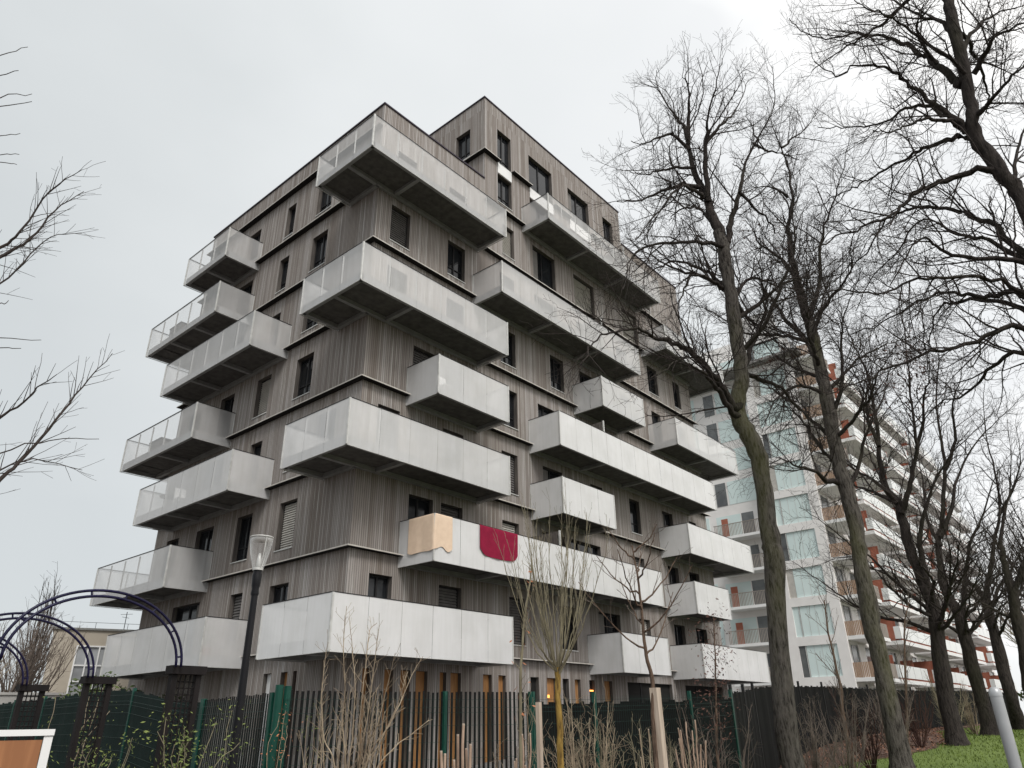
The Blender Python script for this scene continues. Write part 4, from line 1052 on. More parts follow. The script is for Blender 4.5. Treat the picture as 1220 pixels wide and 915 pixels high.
  (0.12,0.012,[(12.00,-0.09,11.40),(12.09,-0.02,11.54),(12.22,0.11,12.06),(12.35,0.23,12.50),(12.49,0.42,13.06),(12.64,0.65,13.67),(12.78,0.95,14.14),(12.91,1.29,14.59),(13.01,1.87,15.02),(13.12,2.33,15.73),(13.26,2.54,16.46)]),
  (0.11,0.012,[(12.00,0.07,10.28),(11.87,0.22,10.71),(11.71,0.42,11.12),(11.52,0.57,11.41),(11.32,0.73,11.66),(11.11,0.94,11.84),(10.86,1.27,11.88),(10.61,1.53,11.66),(10.35,1.77,11.94)]),
  (0.1,0.012,[(12.00,0.13,10.45),(12.09,0.25,10.82),(12.21,0.46,11.45),(12.33,0.84,11.70),(12.45,1.19,11.78),(12.57,1.58,11.96),(12.67,2.01,12.29),(12.77,2.43,12.64)]),
  (0.09,0.012,[(12.00,0.19,10.63),(11.77,0.22,10.63),(11.46,0.43,10.54),(11.11,0.60,10.37),(10.74,0.80,10.10),(10.35,0.97,9.81),(9.93,1.17,9.65)]),
  (0.1,0.012,[(12.00,0.06,10.25),(12.15,0.27,10.52),(12.35,0.55,10.74),(12.56,0.81,10.90),(12.79,1.05,11.05),(12.98,1.64,11.10),(13.21,1.95,11.22),(13.43,2.31,11.37),(13.63,2.79,11.45),(13.82,3.25,11.26)]),
  (0.12,0.015,[(12.00,-0.10,9.47),(11.86,0.06,9.52),(11.66,0.48,9.48),(11.43,0.84,9.33),(11.19,1.14,9.07),(10.93,1.36,8.77),(10.65,1.61,8.58),(10.35,1.90,8.38),(10.03,2.20,8.13),(9.70,2.43,7.91)]),
  (0.12,0.015,[(12.00,-0.15,7.60),(12.09,-0.02,7.94),(12.22,0.17,8.61),(12.35,0.40,9.05),(12.48,0.66,9.41),(12.60,1.12,9.76),(12.73,1.42,9.93),(12.86,1.72,9.95),(12.96,2.23,9.55),(13.06,2.61,9.39),(13.14,3.08,9.16)]),
  (0.1,0.012,[(12.00,-0.19,7.36),(11.85,0.02,7.68),(11.66,0.42,7.89),(11.43,0.80,7.97),(11.19,1.00,8.19),(10.94,1.10,8.17),(10.67,1.31,7.82),(10.38,1.58,7.28)]),
  (0.12,0.012,[(12.00,-0.20,6.18),(12.10,0.15,7.31),(12.21,0.45,7.52),(12.34,0.76,7.66),(12.46,1.15,7.94),(12.57,1.56,7.99),(12.64,2.21,7.86),(12.69,2.80,7.85)]),
  (0.1,0.012,[(12.00,-0.21,6.04),(12.29,0.21,7.18),(12.65,0.60,7.66),(13.04,1.08,8.00),(13.47,1.37,8.23),(13.91,1.65,8.09),(14.37,1.96,7.50)]),
  (0.1,0.012,[(12.00,-0.23,5.78),(11.82,0.29,6.67),(11.58,0.62,6.65),(11.29,1.11,6.44),(10.98,1.49,6.38),(10.63,1.91,6.12),(10.25,2.30,5.91),(9.86,2.62,5.69)]),
  (0.09,0.012,[(12.00,-0.26,5.70),(12.34,0.40,6.52),(12.77,0.90,6.56),(13.23,1.38,6.43),(13.71,1.83,6.57),(14.20,2.40,6.39)]),
  (0.09,0.012,[(12.00,-0.13,7.53),(12.27,0.11,8.17),(12.62,0.43,8.76),(12.99,0.76,9.22),(13.38,1.21,10.00),(13.75,1.80,9.77),(14.12,2.40,9.64),(14.51,2.93,9.24)]),
  (0.08,0.012,[(12.00,-0.17,6.84),(11.75,0.17,7.25),(11.41,0.54,7.47),(11.02,0.96,7.46),(10.59,1.34,7.35),(10.12,1.73,7.07),(9.61,2.09,7.06),(9.08,2.42,6.75)]),
  (0.1,0.012,[(12.00,-0.26,11.51),(11.80,-0.53,11.69),(11.54,-0.73,11.65),(11.24,-1.07,11.41),(10.92,-1.36,11.13)]),
  (0.1,0.012,[(12.00,-0.13,10.70),(11.62,-0.25,10.46),(11.12,-0.53,10.32),(10.55,-0.80,10.05),(9.94,-1.06,9.62)]),
  (0.09,0.012,[(12.00,-0.25,12.09),(12.27,-0.49,12.61),(12.63,-0.73,13.05),(13.02,-1.09,13.38),(13.42,-1.49,13.59)]),
  (0.09,0.012,[(12.00,-0.23,12.52),(12.15,-0.09,13.11),(12.35,0.22,13.79),(12.56,0.52,14.74),(12.78,0.73,15.54)]),
  (0.08,0.012,[(12.00,-0.15,11.46),(11.71,-0.07,11.78),(11.33,0.19,12.00),(10.91,0.46,12.38),(10.45,0.71,12.46),(9.96,0.89,12.34)]),
  (0.08,0.01,[(12.00,0.16,12.08),(11.73,0.26,12.36),(11.38,0.23,12.58),(11.00,-0.06,12.44)]),
  (0.1,0.012,[(12.00,-0.21,8.82),(12.38,-0.25,9.45),(12.86,-0.45,10.29),(13.39,-0.79,11.23),(13.95,-1.13,12.04)]),
 ]),
}
SMALL = {
 'pollard_trunk':[(6.359,4.854,1.208),(6.363,4.849,1.540),(6.361,4.852,1.847),(6.363,4.849,2.125)],
 'second_stem':[(7.309,4.339,1.522),(7.326,4.310,1.967),(7.304,4.347,2.263),(7.300,4.355,2.657),(7.295,4.363,3.069),(7.278,4.392,3.452)],
 'lichen_stem':[(6.883,5.798,1.165),(6.887,5.794,1.885),(6.907,5.771,2.428),(6.945,5.724,2.903),(6.982,5.679,3.198),(7.000,5.657,3.503)],
 'red_stem':[(11.624,5.821,0.944),(11.644,5.782,1.468),(11.666,5.736,1.951),(11.696,5.674,2.578),(11.718,5.629,3.167)],
 'dark_stem':[(19.007,6.224,1.712),(19.026,6.166,2.159),(19.023,6.176,2.543),(19.019,6.187,3.163),(19.013,6.205,3.568),(19.029,6.156,4.256)],
 'far_stem':[(24.192,6.304,1.072),(24.246,6.095,2.139),(24.283,5.946,3.023),(24.341,5.700,4.162),(24.400,5.446,4.736)],
 'shrub_a':[(3.915,5.189,1.321),(3.867,5.287,1.515),(3.857,5.356,1.791),(3.886,5.396,2.116),(3.925,5.430,2.259)],
 'shrub_b':[(3.981,5.138,1.319),(3.926,5.149,1.621),(3.909,5.131,1.896),(3.864,5.133,2.181),(3.849,5.113,2.515)],
 'shrub_c':[(4.052,5.083,1.317),(4.082,5.135,1.620),(4.129,5.174,1.961),(4.181,5.210,2.265),(4.224,5.252,2.368),(4.304,5.264,2.432)],
 'shrub_d':[(4.086,5.055,1.380),(4.092,4.921,1.617),(4.077,4.803,1.909),(4.046,4.697,2.129)],
 'shrub_e':[(4.105,5.040,1.350),(4.252,4.982,1.592),(4.368,4.948,1.822),(4.462,4.931,2.020),(4.550,4.918,2.144)],
 'shrub_f':[(4.150,5.003,1.250),(4.292,4.926,1.451),(4.406,4.869,1.539),(4.531,4.799,1.642)],
 'shrub_g':[(4.062,5.075,1.317),(4.045,5.024,1.517),(4.038,4.966,1.818),(4.019,4.916,2.066),(4.004,4.864,2.351)],
 'shrub_h':[(3.996,5.126,1.319),(4.037,5.158,1.578),(4.065,5.200,1.890),(4.061,5.266,2.188),(4.052,5.335,2.467)],
 'shrub_i':[(4.122,5.026,1.309),(4.252,5.048,1.513),(4.400,5.053,1.762),(4.525,5.076,2.029)],
}
LEFT = [
 (0.028,[(1.463,7.356,3.166),(1.722,7.382,3.621),(1.876,7.427,3.890),(2.041,7.466,4.307),(2.205,7.503,4.720),(2.407,7.524,5.184)]),
 (0.02,[(1.350,7.378,3.615),(1.515,7.269,4.053),(1.637,7.165,4.222),(1.728,7.067,4.411),(1.820,6.966,4.546)]),
 (0.028,[(0.906,7.949,5.583),(1.298,7.970,6.022),(1.497,8.011,6.383),(1.648,8.058,6.868),(1.871,8.086,7.308)]),
 (0.024,[(0.883,7.951,5.670),(1.244,7.801,6.037),(1.345,7.683,6.242),(1.457,7.561,6.753),(1.644,7.420,7.089)]),
 (0.014,[(1.009,7.936,5.437),(1.371,7.983,5.747),(1.528,8.056,6.150),(1.696,8.125,6.583),(1.984,8.162,6.809)]),
 (0.008,[(0.332,7.192,7.275),(0.638,7.272,7.819),(0.831,7.353,8.176)]),
 (0.008,[(0.391,7.189,7.050),(0.677,7.068,7.417),(0.784,6.956,7.492)]),
 (0.01,[(0.449,7.186,6.828),(0.758,7.261,7.328),(0.998,7.332,7.618)]),
 (0.009,[(0.461,7.185,6.784),(0.767,7.109,7.107),(0.978,7.032,7.286)]),
 (0.008,[(0.595,7.175,6.516),(0.872,7.298,6.918),(1.031,7.429,7.162)]),
 (0.008,[(0.606,7.174,6.472),(0.907,7.193,6.651),(1.053,7.224,6.771)]),
 (0.008,[(0.639,7.172,6.343),(0.926,7.191,6.569),(1.061,7.223,6.648)]),
 (0.009,[(1.058,7.425,4.762),(1.417,7.467,4.941),(1.747,7.499,5.068)]),
 (0.009,[(1.087,7.421,4.646),(1.403,7.266,4.757),(1.530,7.138,4.761)]),
 (0.008,[(0.967,7.437,5.117),(1.336,7.482,5.285),(1.407,7.570,5.392)]),
 (0.014,[(1.420,7.364,3.336),(1.707,7.406,3.708),(1.950,7.449,3.874),(2.366,7.432,3.873)]),
 (0.012,[(1.477,7.353,3.565),(1.665,7.381,3.848),(2.018,7.362,4.059),(2.407,7.314,4.172)]),
]
# ------------------------------------------------------------------ trees
class Tubes:
    """fast tube collector using numpy"""
    def __init__(s): s.V = []; s.F = []; s.n = 0
    def add(s, pts, rad, sides):
        P = np.asarray(pts, float); k = len(P)
        T = np.empty_like(P); T[1:-1] = P[2:]-P[:-2]; T[0] = P[1]-P[0]; T[-1] = P[-1]-P[-2]
        T /= np.linalg.norm(T, axis=1)[:, None]+1e-9
        ref = np.array([.3, .5, .81]) if abs(T[0, 2]) < .9 else np.array([1., .2, 0])
        U = np.cross(T, ref); U /= np.linalg.norm(U, axis=1)[:, None]+1e-9
        B = np.cross(T, U)
        a = np.arange(sides)*2*PI/sides
        R = np.asarray(rad, float)[:, None, None]
        V = P[:, None, :]+R*(np.cos(a)[None, :, None]*U[:, None, :]+np.sin(a)[None, :, None]*B[:, None, :])
        s.V.append(V.reshape(-1, 3))
        i = np.arange(k-1)[:, None]*sides; j = np.arange(sides)[None, :]; j2 = (j+1) % sides
        F = np.stack([i+j, i+j2, i+sides+j2, i+sides+j], -1).reshape(-1, 4)+s.n
        s.F.append(F); s.n += k*sides
    def build(s, name, mat, parent, smooth=True):
        V = np.concatenate(s.V); F = np.concatenate(s.F)
        me = D.meshes.new(name); me.vertices.add(len(V)); me.vertices.foreach_set('co', V.ravel().astype(np.float32))
        me.loops.add(F.size); me.loops.foreach_set('vertex_index', F.ravel().astype(np.int32))
        me.polygons.add(len(F)); me.polygons.foreach_set('loop_start', np.arange(0, F.size, 4, dtype=np.int32))
        me.polygons.foreach_set('loop_total', np.full(len(F), 4, dtype=np.int32))
        if smooth: me.polygons.foreach_set('use_smooth', np.ones(len(F), dtype=bool))
        me.materials.append(mat); me.update(calc_edges=True)
        return link(D.objects.new(name, me), parent)
def smooth_path(pts, sub=3, wob=0.0):
    """Catmull-Rom resampling with a little waviness"""
    P = np.asarray(pts, float)
    Q = np.vstack([2*P[0]-P[1], P, 2*P[-1]-P[-2]]); out = []
    for i in range(1, len(Q)-2):
        for k in range(sub):
            t = k/sub; a, b_, c, d = Q[i-1], Q[i], Q[i+1], Q[i+2]
            out.append(.5*((2*b_)+(-a+c)*t+(2*a-5*b_+4*c-d)*t*t+(-a+3*b_-3*c+d)*t**3))
    out.append(P[-1]); out = np.array(out)
    if wob: out[1:-1] += rng.normal(0, wob, out[1:-1].shape)
    return out
def perp_dir(t, ang):
    a = rng.uniform(0, 2*PI); ref = np.array([0, 0, 1.]) if abs(t[2]) < .9 else np.array([1., 0, 0])
    u = np.cross(t, ref); u /= np.linalg.norm(u); v = np.cross(t, u)
    return t*math.cos(ang)+(u*math.cos(a)+v*math.sin(a))*math.sin(ang)
def grow(tb, path, rad, level, maxlevel, cfg, tips=None):
    """side shoots along a branch, recursively"""
    seg = np.linalg.norm(np.diff(path, axis=0), axis=1); cum = np.concatenate([[0], np.cumsum(seg)]); L = cum[-1]
    if L < .08: return
    sp = cfg['space'][level]; n = int(L/sp)
    start = cfg['start'][level]*L
    for k in range(n):
        s = start+(L-start)*(k+rng.uniform(.1, .9))/n
        i = min(len(seg)-1, int(np.searchsorted(cum, s)-1)); t = (s-cum[i])/(seg[i]+1e-9)
        p = path[i]*(1-t)+path[i+1]*t; r0 = rad[i]*(1-t)+rad[i+1]*t
        d = path[i+1]-path[i]; d /= np.linalg.norm(d)+1e-9
        dr = perp_dir(d, rng.uniform(*cfg['angle'])); dr[2] += cfg['lift'][level]; dr /= np.linalg.norm(dr)
        ln = cfg['len'][level]*rng.uniform(.45, 1.15)*(1-.45*s/L)
        m = 4 if level < maxlevel else 3
        pts = [p]; q = p.copy(); dd = dr.copy()
        for j in range(m):
            dd = dd+rng.normal(0, cfg['bend'], 3); dd[2] += cfg['curl'][level]; dd /= np.linalg.norm(dd); q = q+dd*ln/m; pts.append(q.copy())
        pts = np.array(pts); ra = min(r0*.6, cfg['rad'][level]*rng.uniform(.7, 1.2)); rd = np.linspace(ra, max(ra*.35, cfg['rmin']*.8), m+1)
        tb.add(pts, rd, 4 if level == 0 else 3)
        if level < maxlevel: grow(tb, pts, rd, level+1, maxlevel, cfg, tips)
        if tips is not None: tips.append(pts[-1])
CFG = dict(space=[.30,.21,.14,.14], start=[.10,.10,.1,.1], angle=(.45, 1.0), lift=[.16,.08,.04,0], len=[1.9,.85,.42,.2], bend=.2,
           curl=[.05,.04,.04,.02], rad=[.020,.009,.0058,.004], rmin=.0036)
def big_tree(key, label, cfgmul=1.0, mat='bark_big', twig='twig', levels=2, extra=0, wob=.03, space=1.0):
    t = TREES[key]; tr = smooth_path(t['trunk'], 5, .012)
    g = G(tr[0][0], tr[0][1]); tr[0][2] = g-.1
    T_ = thing('bare_tree', label, 'tree', (tr[0][0], tr[0][1], g), 'bare trees in a row along the lawn')
    k = len(tr); s = np.linspace(0, 1, k); r = (t['r'][0]*(1-s)+t['r'][1]*s)*{'T0': .5, 'T1': .74, 'T2': .82}.get(key, .84); r[-3:] *= (.92 if key != 'T0' else 1)
    h = tr[:, 2]-g; r = r*(1+.55*np.exp(-np.maximum(h, 0)/.25)); r = r*(1+.05*np.sin(h*2.3+k)); r = r*(1+rng.normal(0, .028, k))
    tb = Tubes(); tb.add(tr, r, 18); tb.build('trunk', M[mat], T_)
    lb = Tubes(); tw = Tubes()
    cfg = dict(CFG); cfg['len'] = [x*cfgmul for x in CFG['len']]; cfg['rad'] = [x*cfgmul for x in CFG['rad']]; cfg['rmin'] = CFG['rmin']*cfgmul
    cfg['space'] = [x*space for x in CFG['space']]
    fat = .6 if key == 'T0' else .85
    limbs = [((a*fat if q else r[-1]/.85), min(b_, .010), np.array(p)) for q, (a, b_, p) in enumerate(t['limbs'])]
    # extra limbs towards and away from the viewer fill the crown's depth
    for e in range(extra):
        i = rng.integers(int(k*.62), k-1); p = tr[i]; a = rng.uniform(0, 2*PI); ln = rng.uniform(2.5, 4.5)*cfgmul
        dr = np.array([math.cos(a), math.sin(a), rng.uniform(.35, 1.0)]); dr /= np.linalg.norm(dr); pts = [p]; q = p.copy()
        for j in range(6): dr = dr+rng.normal(0, .16, 3); dr[2] += .06; dr /= np.linalg.norm(dr); q = q+dr*ln/6; pts.append(q.copy())
        limbs.append((.07*cfgmul, .012, np.array(pts)))
    for a, b_, p in limbs:
        # root the limb inside whatever carries it
        sp = smooth_path(p, 4, wob*.6)
        rd = np.linspace(a, b_, len(sp))**1.0; rd = b_+(a-b_)*(1-np.linspace(0,1,len(sp)))**1.5; rd = rd*.85
        lb.add(sp, rd, 9)
        grow(tw, sp, rd, 0, levels, cfg)
    lb.build('limbs', M['bark_dark'], T_)
    tw.build('twigs', M[twig], T_, smooth=False)
    return T_
big_tree('T1', 'bare tree with a mossy trunk, nearest whole trunk of the row', 1.0, extra=6, space=.92)
big_tree('T2', 'bare tree with a leaning forked crown, second trunk from the left of the row', 1.1, extra=6, space=.85)
big_tree('T3', 'bare tree whose trunk splits low into spreading stems, third in the row', 1.2, 'bark_dark', extra=8, space=1.05)
big_tree('T4', 'bare tree with two upright leaders, fourth in the row', 1.2, 'bark_dark', extra=5, space=1.2)
big_tree('T5', 'bare tree with a forked dark trunk at the end of the row', 1.25, 'bark_dark', extra=3, space=1.3)
big_tree('T6', 'bare tree at the right edge with a slender forked trunk', 1.15, 'bark_dark', extra=3, space=1.2)
big_tree('T0', 'nearest bare tree whose thick dark limbs reach in from the upper right', .8, 'bark_dark', extra=6, space=.72)

# clinging dead leaves (marcescent clusters) high in two trees
def leaves(name, centers, mat, n, s, parent):
    mb = MB()
    for c, r in centers:
        for k in range(n):
            p = Vector(c)+Vector((random.gauss(0, r), random.gauss(0, r), random.gauss(0, r*.9)))
            a = Vector((random.gauss(0,1), random.gauss(0,1), random.gauss(0,1)-1)).normalized(); b_ = a.orthogonal().normalized(); q = s*random.uniform(.6, 1.3)
            mb.quad(tuple(p), tuple(p+a*q+b_*q*.4), tuple(p+a*q*2), tuple(p+a*q-b_*q*.4))
    return mb.build(name, M[mat], parent)
trees_ = [o for o in COL.objects if o.name.startswith('bare_tree')]
t2 = next(o for o in trees_ if 'second trunk' in o['label']); t3 = next(o for o in trees_ if 'third' in o['label'])
L2 = TREES['T2']['limbs']
leaves('dead_leaves', [(L2[3][2][2], .5), (L2[3][2][4], .45), (L2[5][2][3], .3)], 'leaf_dry', 150, .06, t2)
L3 = TREES['T3']['limbs']
leaves('dead_leaves', [(L3[1][2][5], .6), (L3[1][2][6], .5)], 'leaf_dry', 260, .08, t3)

# tree beyond the left edge, only its outer branches reach into view
lt_ = thing('bare_tree', 'bare tree just outside the left edge with fine upswept branches', 'tree', (-.9, 8.6, 0), 'bare trees in a row along the lawn')
tb = Tubes(); trk = smooth_path([(-.9,8.6,-.1),(-.88,8.6,2),(-.92,8.55,4),(-.85,8.5,6.5),(-.8,8.5,9.5)], 5, .01); tb.add(trk, np.linspace(.17, .06, len(trk)), 14); tb.build('trunk', M['bark_dark'], lt_)
lb = Tubes(); tw = Tubes()
LC = dict(space=[.075,.3,.2,.2], start=[.25,.3,.1,.1], angle=(.45, .85), lift=[.0,.05,0,0], len=[.55,.16,.1,.1], bend=.06, curl=[.02,.02,0,0], rad=[.0042,.0022,.002,.002], rmin=.002)
for r, p in LEFT:
    p = np.array(p); root = p[0]; j = int(np.argmin(np.abs(trk[:, 2]-(root[2]-.8)))); base = trk[j]
    p = np.vstack([base, base*.45+root*.55+np.array([0,0,-.15]), p]); sp = smooth_path(p, 4, .006)
    rd = np.linspace(r*1.1, .003, len(sp)); lb.add(sp, rd, 6)
    if r > .012: grow(tw, sp[int(len(sp)*.3):], rd[int(len(sp)*.3):], 0, 1, LC)
lb.build('branches', M['twig'], lt_); tw.build('twigs', M['twig'], lt_, smooth=False)

# ------------------------------------------------------------------ young trees and shrubs in the bed
def sapling(name, label, stem, r, matn, cat='young tree', down=True):
    st = np.array(stem); x, y = st[0][0], st[0][1]; g = G(x, y)
    t = thing(name, label, cat, (x, y, g))
    if down: st = np.vstack([[x, y, g-.05], st])
    sp = smooth_path(st, 5, .003); tb = Tubes(); tb.add(sp, np.linspace(r[0], r[1], len(sp)), 12); tb.build('trunk', M[matn], t)
    return t, sp
t, sp = sapling('pollarded_young_tree', 'pollarded young tree with yellow lichened trunk and upright fan of twigs', SMALL['pollard_trunk'], (.034,.028), 'yellow_bark')
top = sp[-1]; tb = Tubes(); tw = Tubes()
for k in range(26):
    a = rng.uniform(0, 2*PI); sp_ = rng.uniform(.06, .66); h = rng.uniform(1.2, 2.15)*(1-.38*sp_)
    p = [top+np.array([0,0,-rng.uniform(0,.12)])]
    for f_ in (.12, .35, .7, 1.0):
        w_ = sp_*(f_**.55)*1.25; p.append(top+np.array([math.cos(a)*w_, math.sin(a)*w_, h*f_])+rng.normal(0, .015, 3))
    q = smooth_path(p, 3, .006); rd = np.linspace(.0078, .0018, len(q)); tb.add(q, rd, 5)
    grow(tw, q, rd, 0, 1, dict(space=[.17,.14], start=[.2,.2], angle=(.3,.6), lift=[.5,.3], len=[.4,.14], bend=.1, curl=[.12,.1], rad=[.0034,.002], rmin=.0018))
tb.build('branches', M['twig_olive'], t); tw.build('twigs', M['twig_olive'], t, False)
t, sp = sapling('slender_young_tree', 'slender brown young tree with ascending arms tied to a wooden stake', SMALL['second_stem'], (.03,.008), 'brown_bark')
tb = Tubes(); tw = Tubes(); tw_cfg = dict(space=[.2,.16], start=[.2,.2], angle=(.5,.9), lift=[.2,.1], len=[.5,.2], bend=.14, curl=[.06,.04], rad=[.006,.003], rmin=.0025)
base = sp[int(len(sp)*.55)]
for k in range(11):
    i = int(len(sp)*(.5+.045*k)); i = min(i, len(sp)-2); p0 = sp[i]; a = k*2.4; ln = 1.0-.06*k
    p = [p0]+[p0+np.array([math.cos(a)*ln*f_*.75, math.sin(a)*ln*f_*.75, ln*(f_**1.5)*.75]) for f_ in (.3,.65,1)]
    q = smooth_path(p, 3, .008); rd = np.linspace(.012, .004, len(q)); tb.add(q, rd, 6); grow(tw, q, rd, 0, 1, tw_cfg)
tb.build('branches', M['brown_bark'], t); tw.build('twigs', M['twig_grey'], t, False)
def stake(x, y, h, w, label, lean=0.0):
    g = G(x, y); m_ = MB(); m_.bar((x, y, g-.05), (x+lean, y, g+h), w, w, up=(1,0,0)); tag(m_.build('wooden_stake', M['stake']), label, 'stake')
stake(7.36, 4.30, 1.93, .085, 'thick pale wooden stake tied to the slender brown young tree', -.02)
stake(6.25, 5.02, 1.80, .045, 'thin whitish stake beside the yellow trunked pollarded tree')
t, sp = sapling('lichened_sapling', 'thin lichened sapling with a few orange dry leaves left', SMALL['lichen_stem'], (.022,.006), 'twig_olive')
tw = Tubes(); grow(tw, sp, np.linspace(.02,.005,len(sp)), 0, 1, dict(space=[.18,.2], start=[.25,.2], angle=(.5,1.), lift=[.3,.1], len=[.32,.1], bend=.15, curl=[.08,.04], rad=[.006,.003], rmin=.0025)); tw.build('twigs', M['twig_olive'], t, False)
leaves('dry_leaves', [(sp[i], .07) for i in range(int(len(sp)*.3), len(sp), 2)], 'leaf_orange', 4, .035, t)
t, sp = sapling('red_leaved_sapling', 'sapling keeping reddish brown withered leaves by the fence', SMALL['red_stem'], (.025,.008), 'brown_bark')
tw = Tubes(); grow(tw, sp, np.linspace(.02,.005,len(sp)), 0, 1, dict(space=[.12,.15], start=[.3,.2], angle=(.6,1.2), lift=[.3,.1], len=[.4,.15], bend=.15, curl=[.05,.04], rad=[.006,.003], rmin=.0025)); tw.build('twigs', M['twig_red'], t, False)
leaves('withered_leaves', [(tuple(sp[i]+rng.normal(0,.12,3)), .12) for i in range(int(len(sp)*.42), len(sp)) for _ in (0,1,2)], 'leaf_dry', 12, .028, t)
for key, nm, lab, mt in (('dark_stem', 'thin_upright_tree', 'thin dark upright young tree behind the mossy trunk', 'brown_bark'), ('far_stem', 'small_bare_tree', 'small dark bare tree before the orange balconies', 'brown_bark')):
    t, sp = sapling(nm, lab, SMALL[key], (.05,.012), mt)
    tw = Tubes(); grow(tw, sp, np.linspace(.04,.01,len(sp)), 0, 2, dict(space=[.22,.2,.15], start=[.25,.2,.2], angle=(.4,.8), lift=[.5,.2,.1], len=[1.1,.5,.2], bend=.12, curl=[.1,.06,.03], rad=[.014,.008,.005], rmin=.005)); tw.build('twigs', M['twig_grey'], t, False)

def shrub(label, x, y, h, n, spread, mat, r=.008, levels=1, name='bare_shrub', dens=1.0, group=None):
    g = G(x, y); t = thing(name, label, 'shrub', (x, y, g), group); tb = Tubes(); tw = Tubes()
    for k in range(n):
        a = rng.uniform(0, 2*PI); s = spread*rng.uniform(.1, 1); hh = h*rng.uniform(.6, 1.08)
        b0 = np.array([x+math.cos(a)*.08*rng.random(), y+math.sin(a)*.08*rng.random(), g-.03])
        p = [b0]+[b0+np.array([math.cos(a)*s*f_**.8, math.sin(a)*s*f_**.8, hh*f_])+rng.normal(0, .02, 3) for f_ in (.3,.65,1)]
        q = smooth_path(p, 3, .008); rd = np.linspace(r*rng.uniform(.7,1.3), r*.3, len(q)); tb.add(q, rd, 5)
        grow(tw, q, rd, 0, levels, dict(space=[.13/dens,.12,.1], start=[.2,.15,.1], angle=(.4,1.0), lift=[.2,.1,0], len=[.42*h/1.5,.2,.1], bend=.2, curl=[.05,.03,0], rad=[r*.5,r*.33,r*.25], rmin=.0024))
    tb.build('stems', M[mat], t); tw.build('twigs', M[mat], t, False); return t
# the traced foreground shrub
x, y = SMALL['shrub_a'][0][0]+.12, SMALL['shrub_a'][0][1]-.02
t = thing('bare_shrub', 'tall pale bare shrub of long whippy stems at the fence centre', 'shrub', (x, y, G(x, y))); tb = Tubes(); tw = Tubes()
for k in 'abcdefghi':
    p = np.array(SMALL['shrub_'+k]); root = np.array([x+rng.normal(0,.04), y+rng.normal(0,.04), 0.0])
    p = np.vstack([root, root*.45+p[0]*.55, p]); q = smooth_path(p, 4, .002); rd = np.linspace(.0085, .0022, len(q)); tb.add(q, rd, 6)
    grow(tw, q, rd, 0, 1, dict(space=[.07,.12], start=[.35,.2], angle=(.5,1.1), lift=[.25,.1], len=[.22,.1], bend=.12, curl=[.05,.03], rad=[.0035,.0022], rmin=.0018))
for k in range(34):
    a = rng.uniform(0, 2*PI); s = rng.uniform(.08,.5); h = rng.uniform(.9, 2.1)*(1-.25*s); b0 = np.array([x+rng.normal(0,.05), y+rng.normal(0,.05), 0])
    p = [b0]+[b0+np.array([math.cos(a)*s*f_, math.sin(a)*s*f_, h*f_]) for f_ in (.35,.7,1)]; q = smooth_path(p, 3, .004); rd = np.linspace(.006,.0018,len(q)); tb.add(q, rd, 5)
    grow(tw, q, rd, 0, 0, dict(space=[.09], start=[.35], angle=(.5,1.0), lift=[.25], len=[.2], bend=.1, curl=[.05], rad=[.0022], rmin=.0015))
tb.build('stems', M['twig_pale'], t); tw.build('twigs', M['twig_pale'], t, False)
# hard-pruned shrubs: thick cut stems
def pruned(label, x, y, h, n, r, spread, mat):
    g = G(x, y); t = thing('pruned_shrub', label, 'shrub', (x, y, g)); tb = Tubes(); cut = MB()
    for k in range(n):
        a = k*2*PI/n+rng.uniform(-.3,.3); s = spread*rng.uniform(.3,1); hh = h*rng.uniform(.75,1.05); b0 = np.array([x, y, g-.03])
        p = [b0]+[b0+np.array([math.cos(a)*s*f_**.6, math.sin(a)*s*f_**.6, hh*f_]) for f_ in (.25,.6,1)]; q = smooth_path(p, 4, .006); tb.add(q, np.linspace(r, r*.6, len(q)), 8)
        e = q[-1]; d = q[-1]-q[-2]; cut.tube([tuple(e-d*.05), tuple(e+d*.06)], r*.58, 8)
        if rng.random() < .8:
            i = int(len(q)*.6); p2 = [q[i], q[i]+np.array([math.cos(a+1)*.06, math.sin(a+1)*.06, .12]), q[i]+np.array([math.cos(a+1)*.09, math.sin(a+1)*.09, .3])]; z2 = smooth_path(p2, 3); tb.add(z2, np.linspace(r*.55, r*.4, len(z2)), 6)
    tb.build('stems', M[mat], t); cut.build('cut_ends', M['stake'], t)
M['pink_stem'] = plain('pinkish_pruned_stems', (.44,.32,.24), (.27,.19,.14), 6, .8)
pruned('hard pruned shrub with thick pinkish cut stems in front of the slats', 5.05, 4.95, 1.62, 7, .02, .2, 'pink_stem')
pruned('hard pruned shrub with pale cut stems left of the mossy trunk', 10.35, 5.6, 1.62, 9, .017, .3, 'pink_stem')
pruned('hard pruned pale shrub just right of the thick stake', 8.15, 4.9, 1.55, 8, .013, .22, 'twig_pale')
pruned('low pruned shrub beside the yellow trunk of the pollarded tree', 5.95, 5.0, 1.5, 5, .014, .12, 'pink_stem')
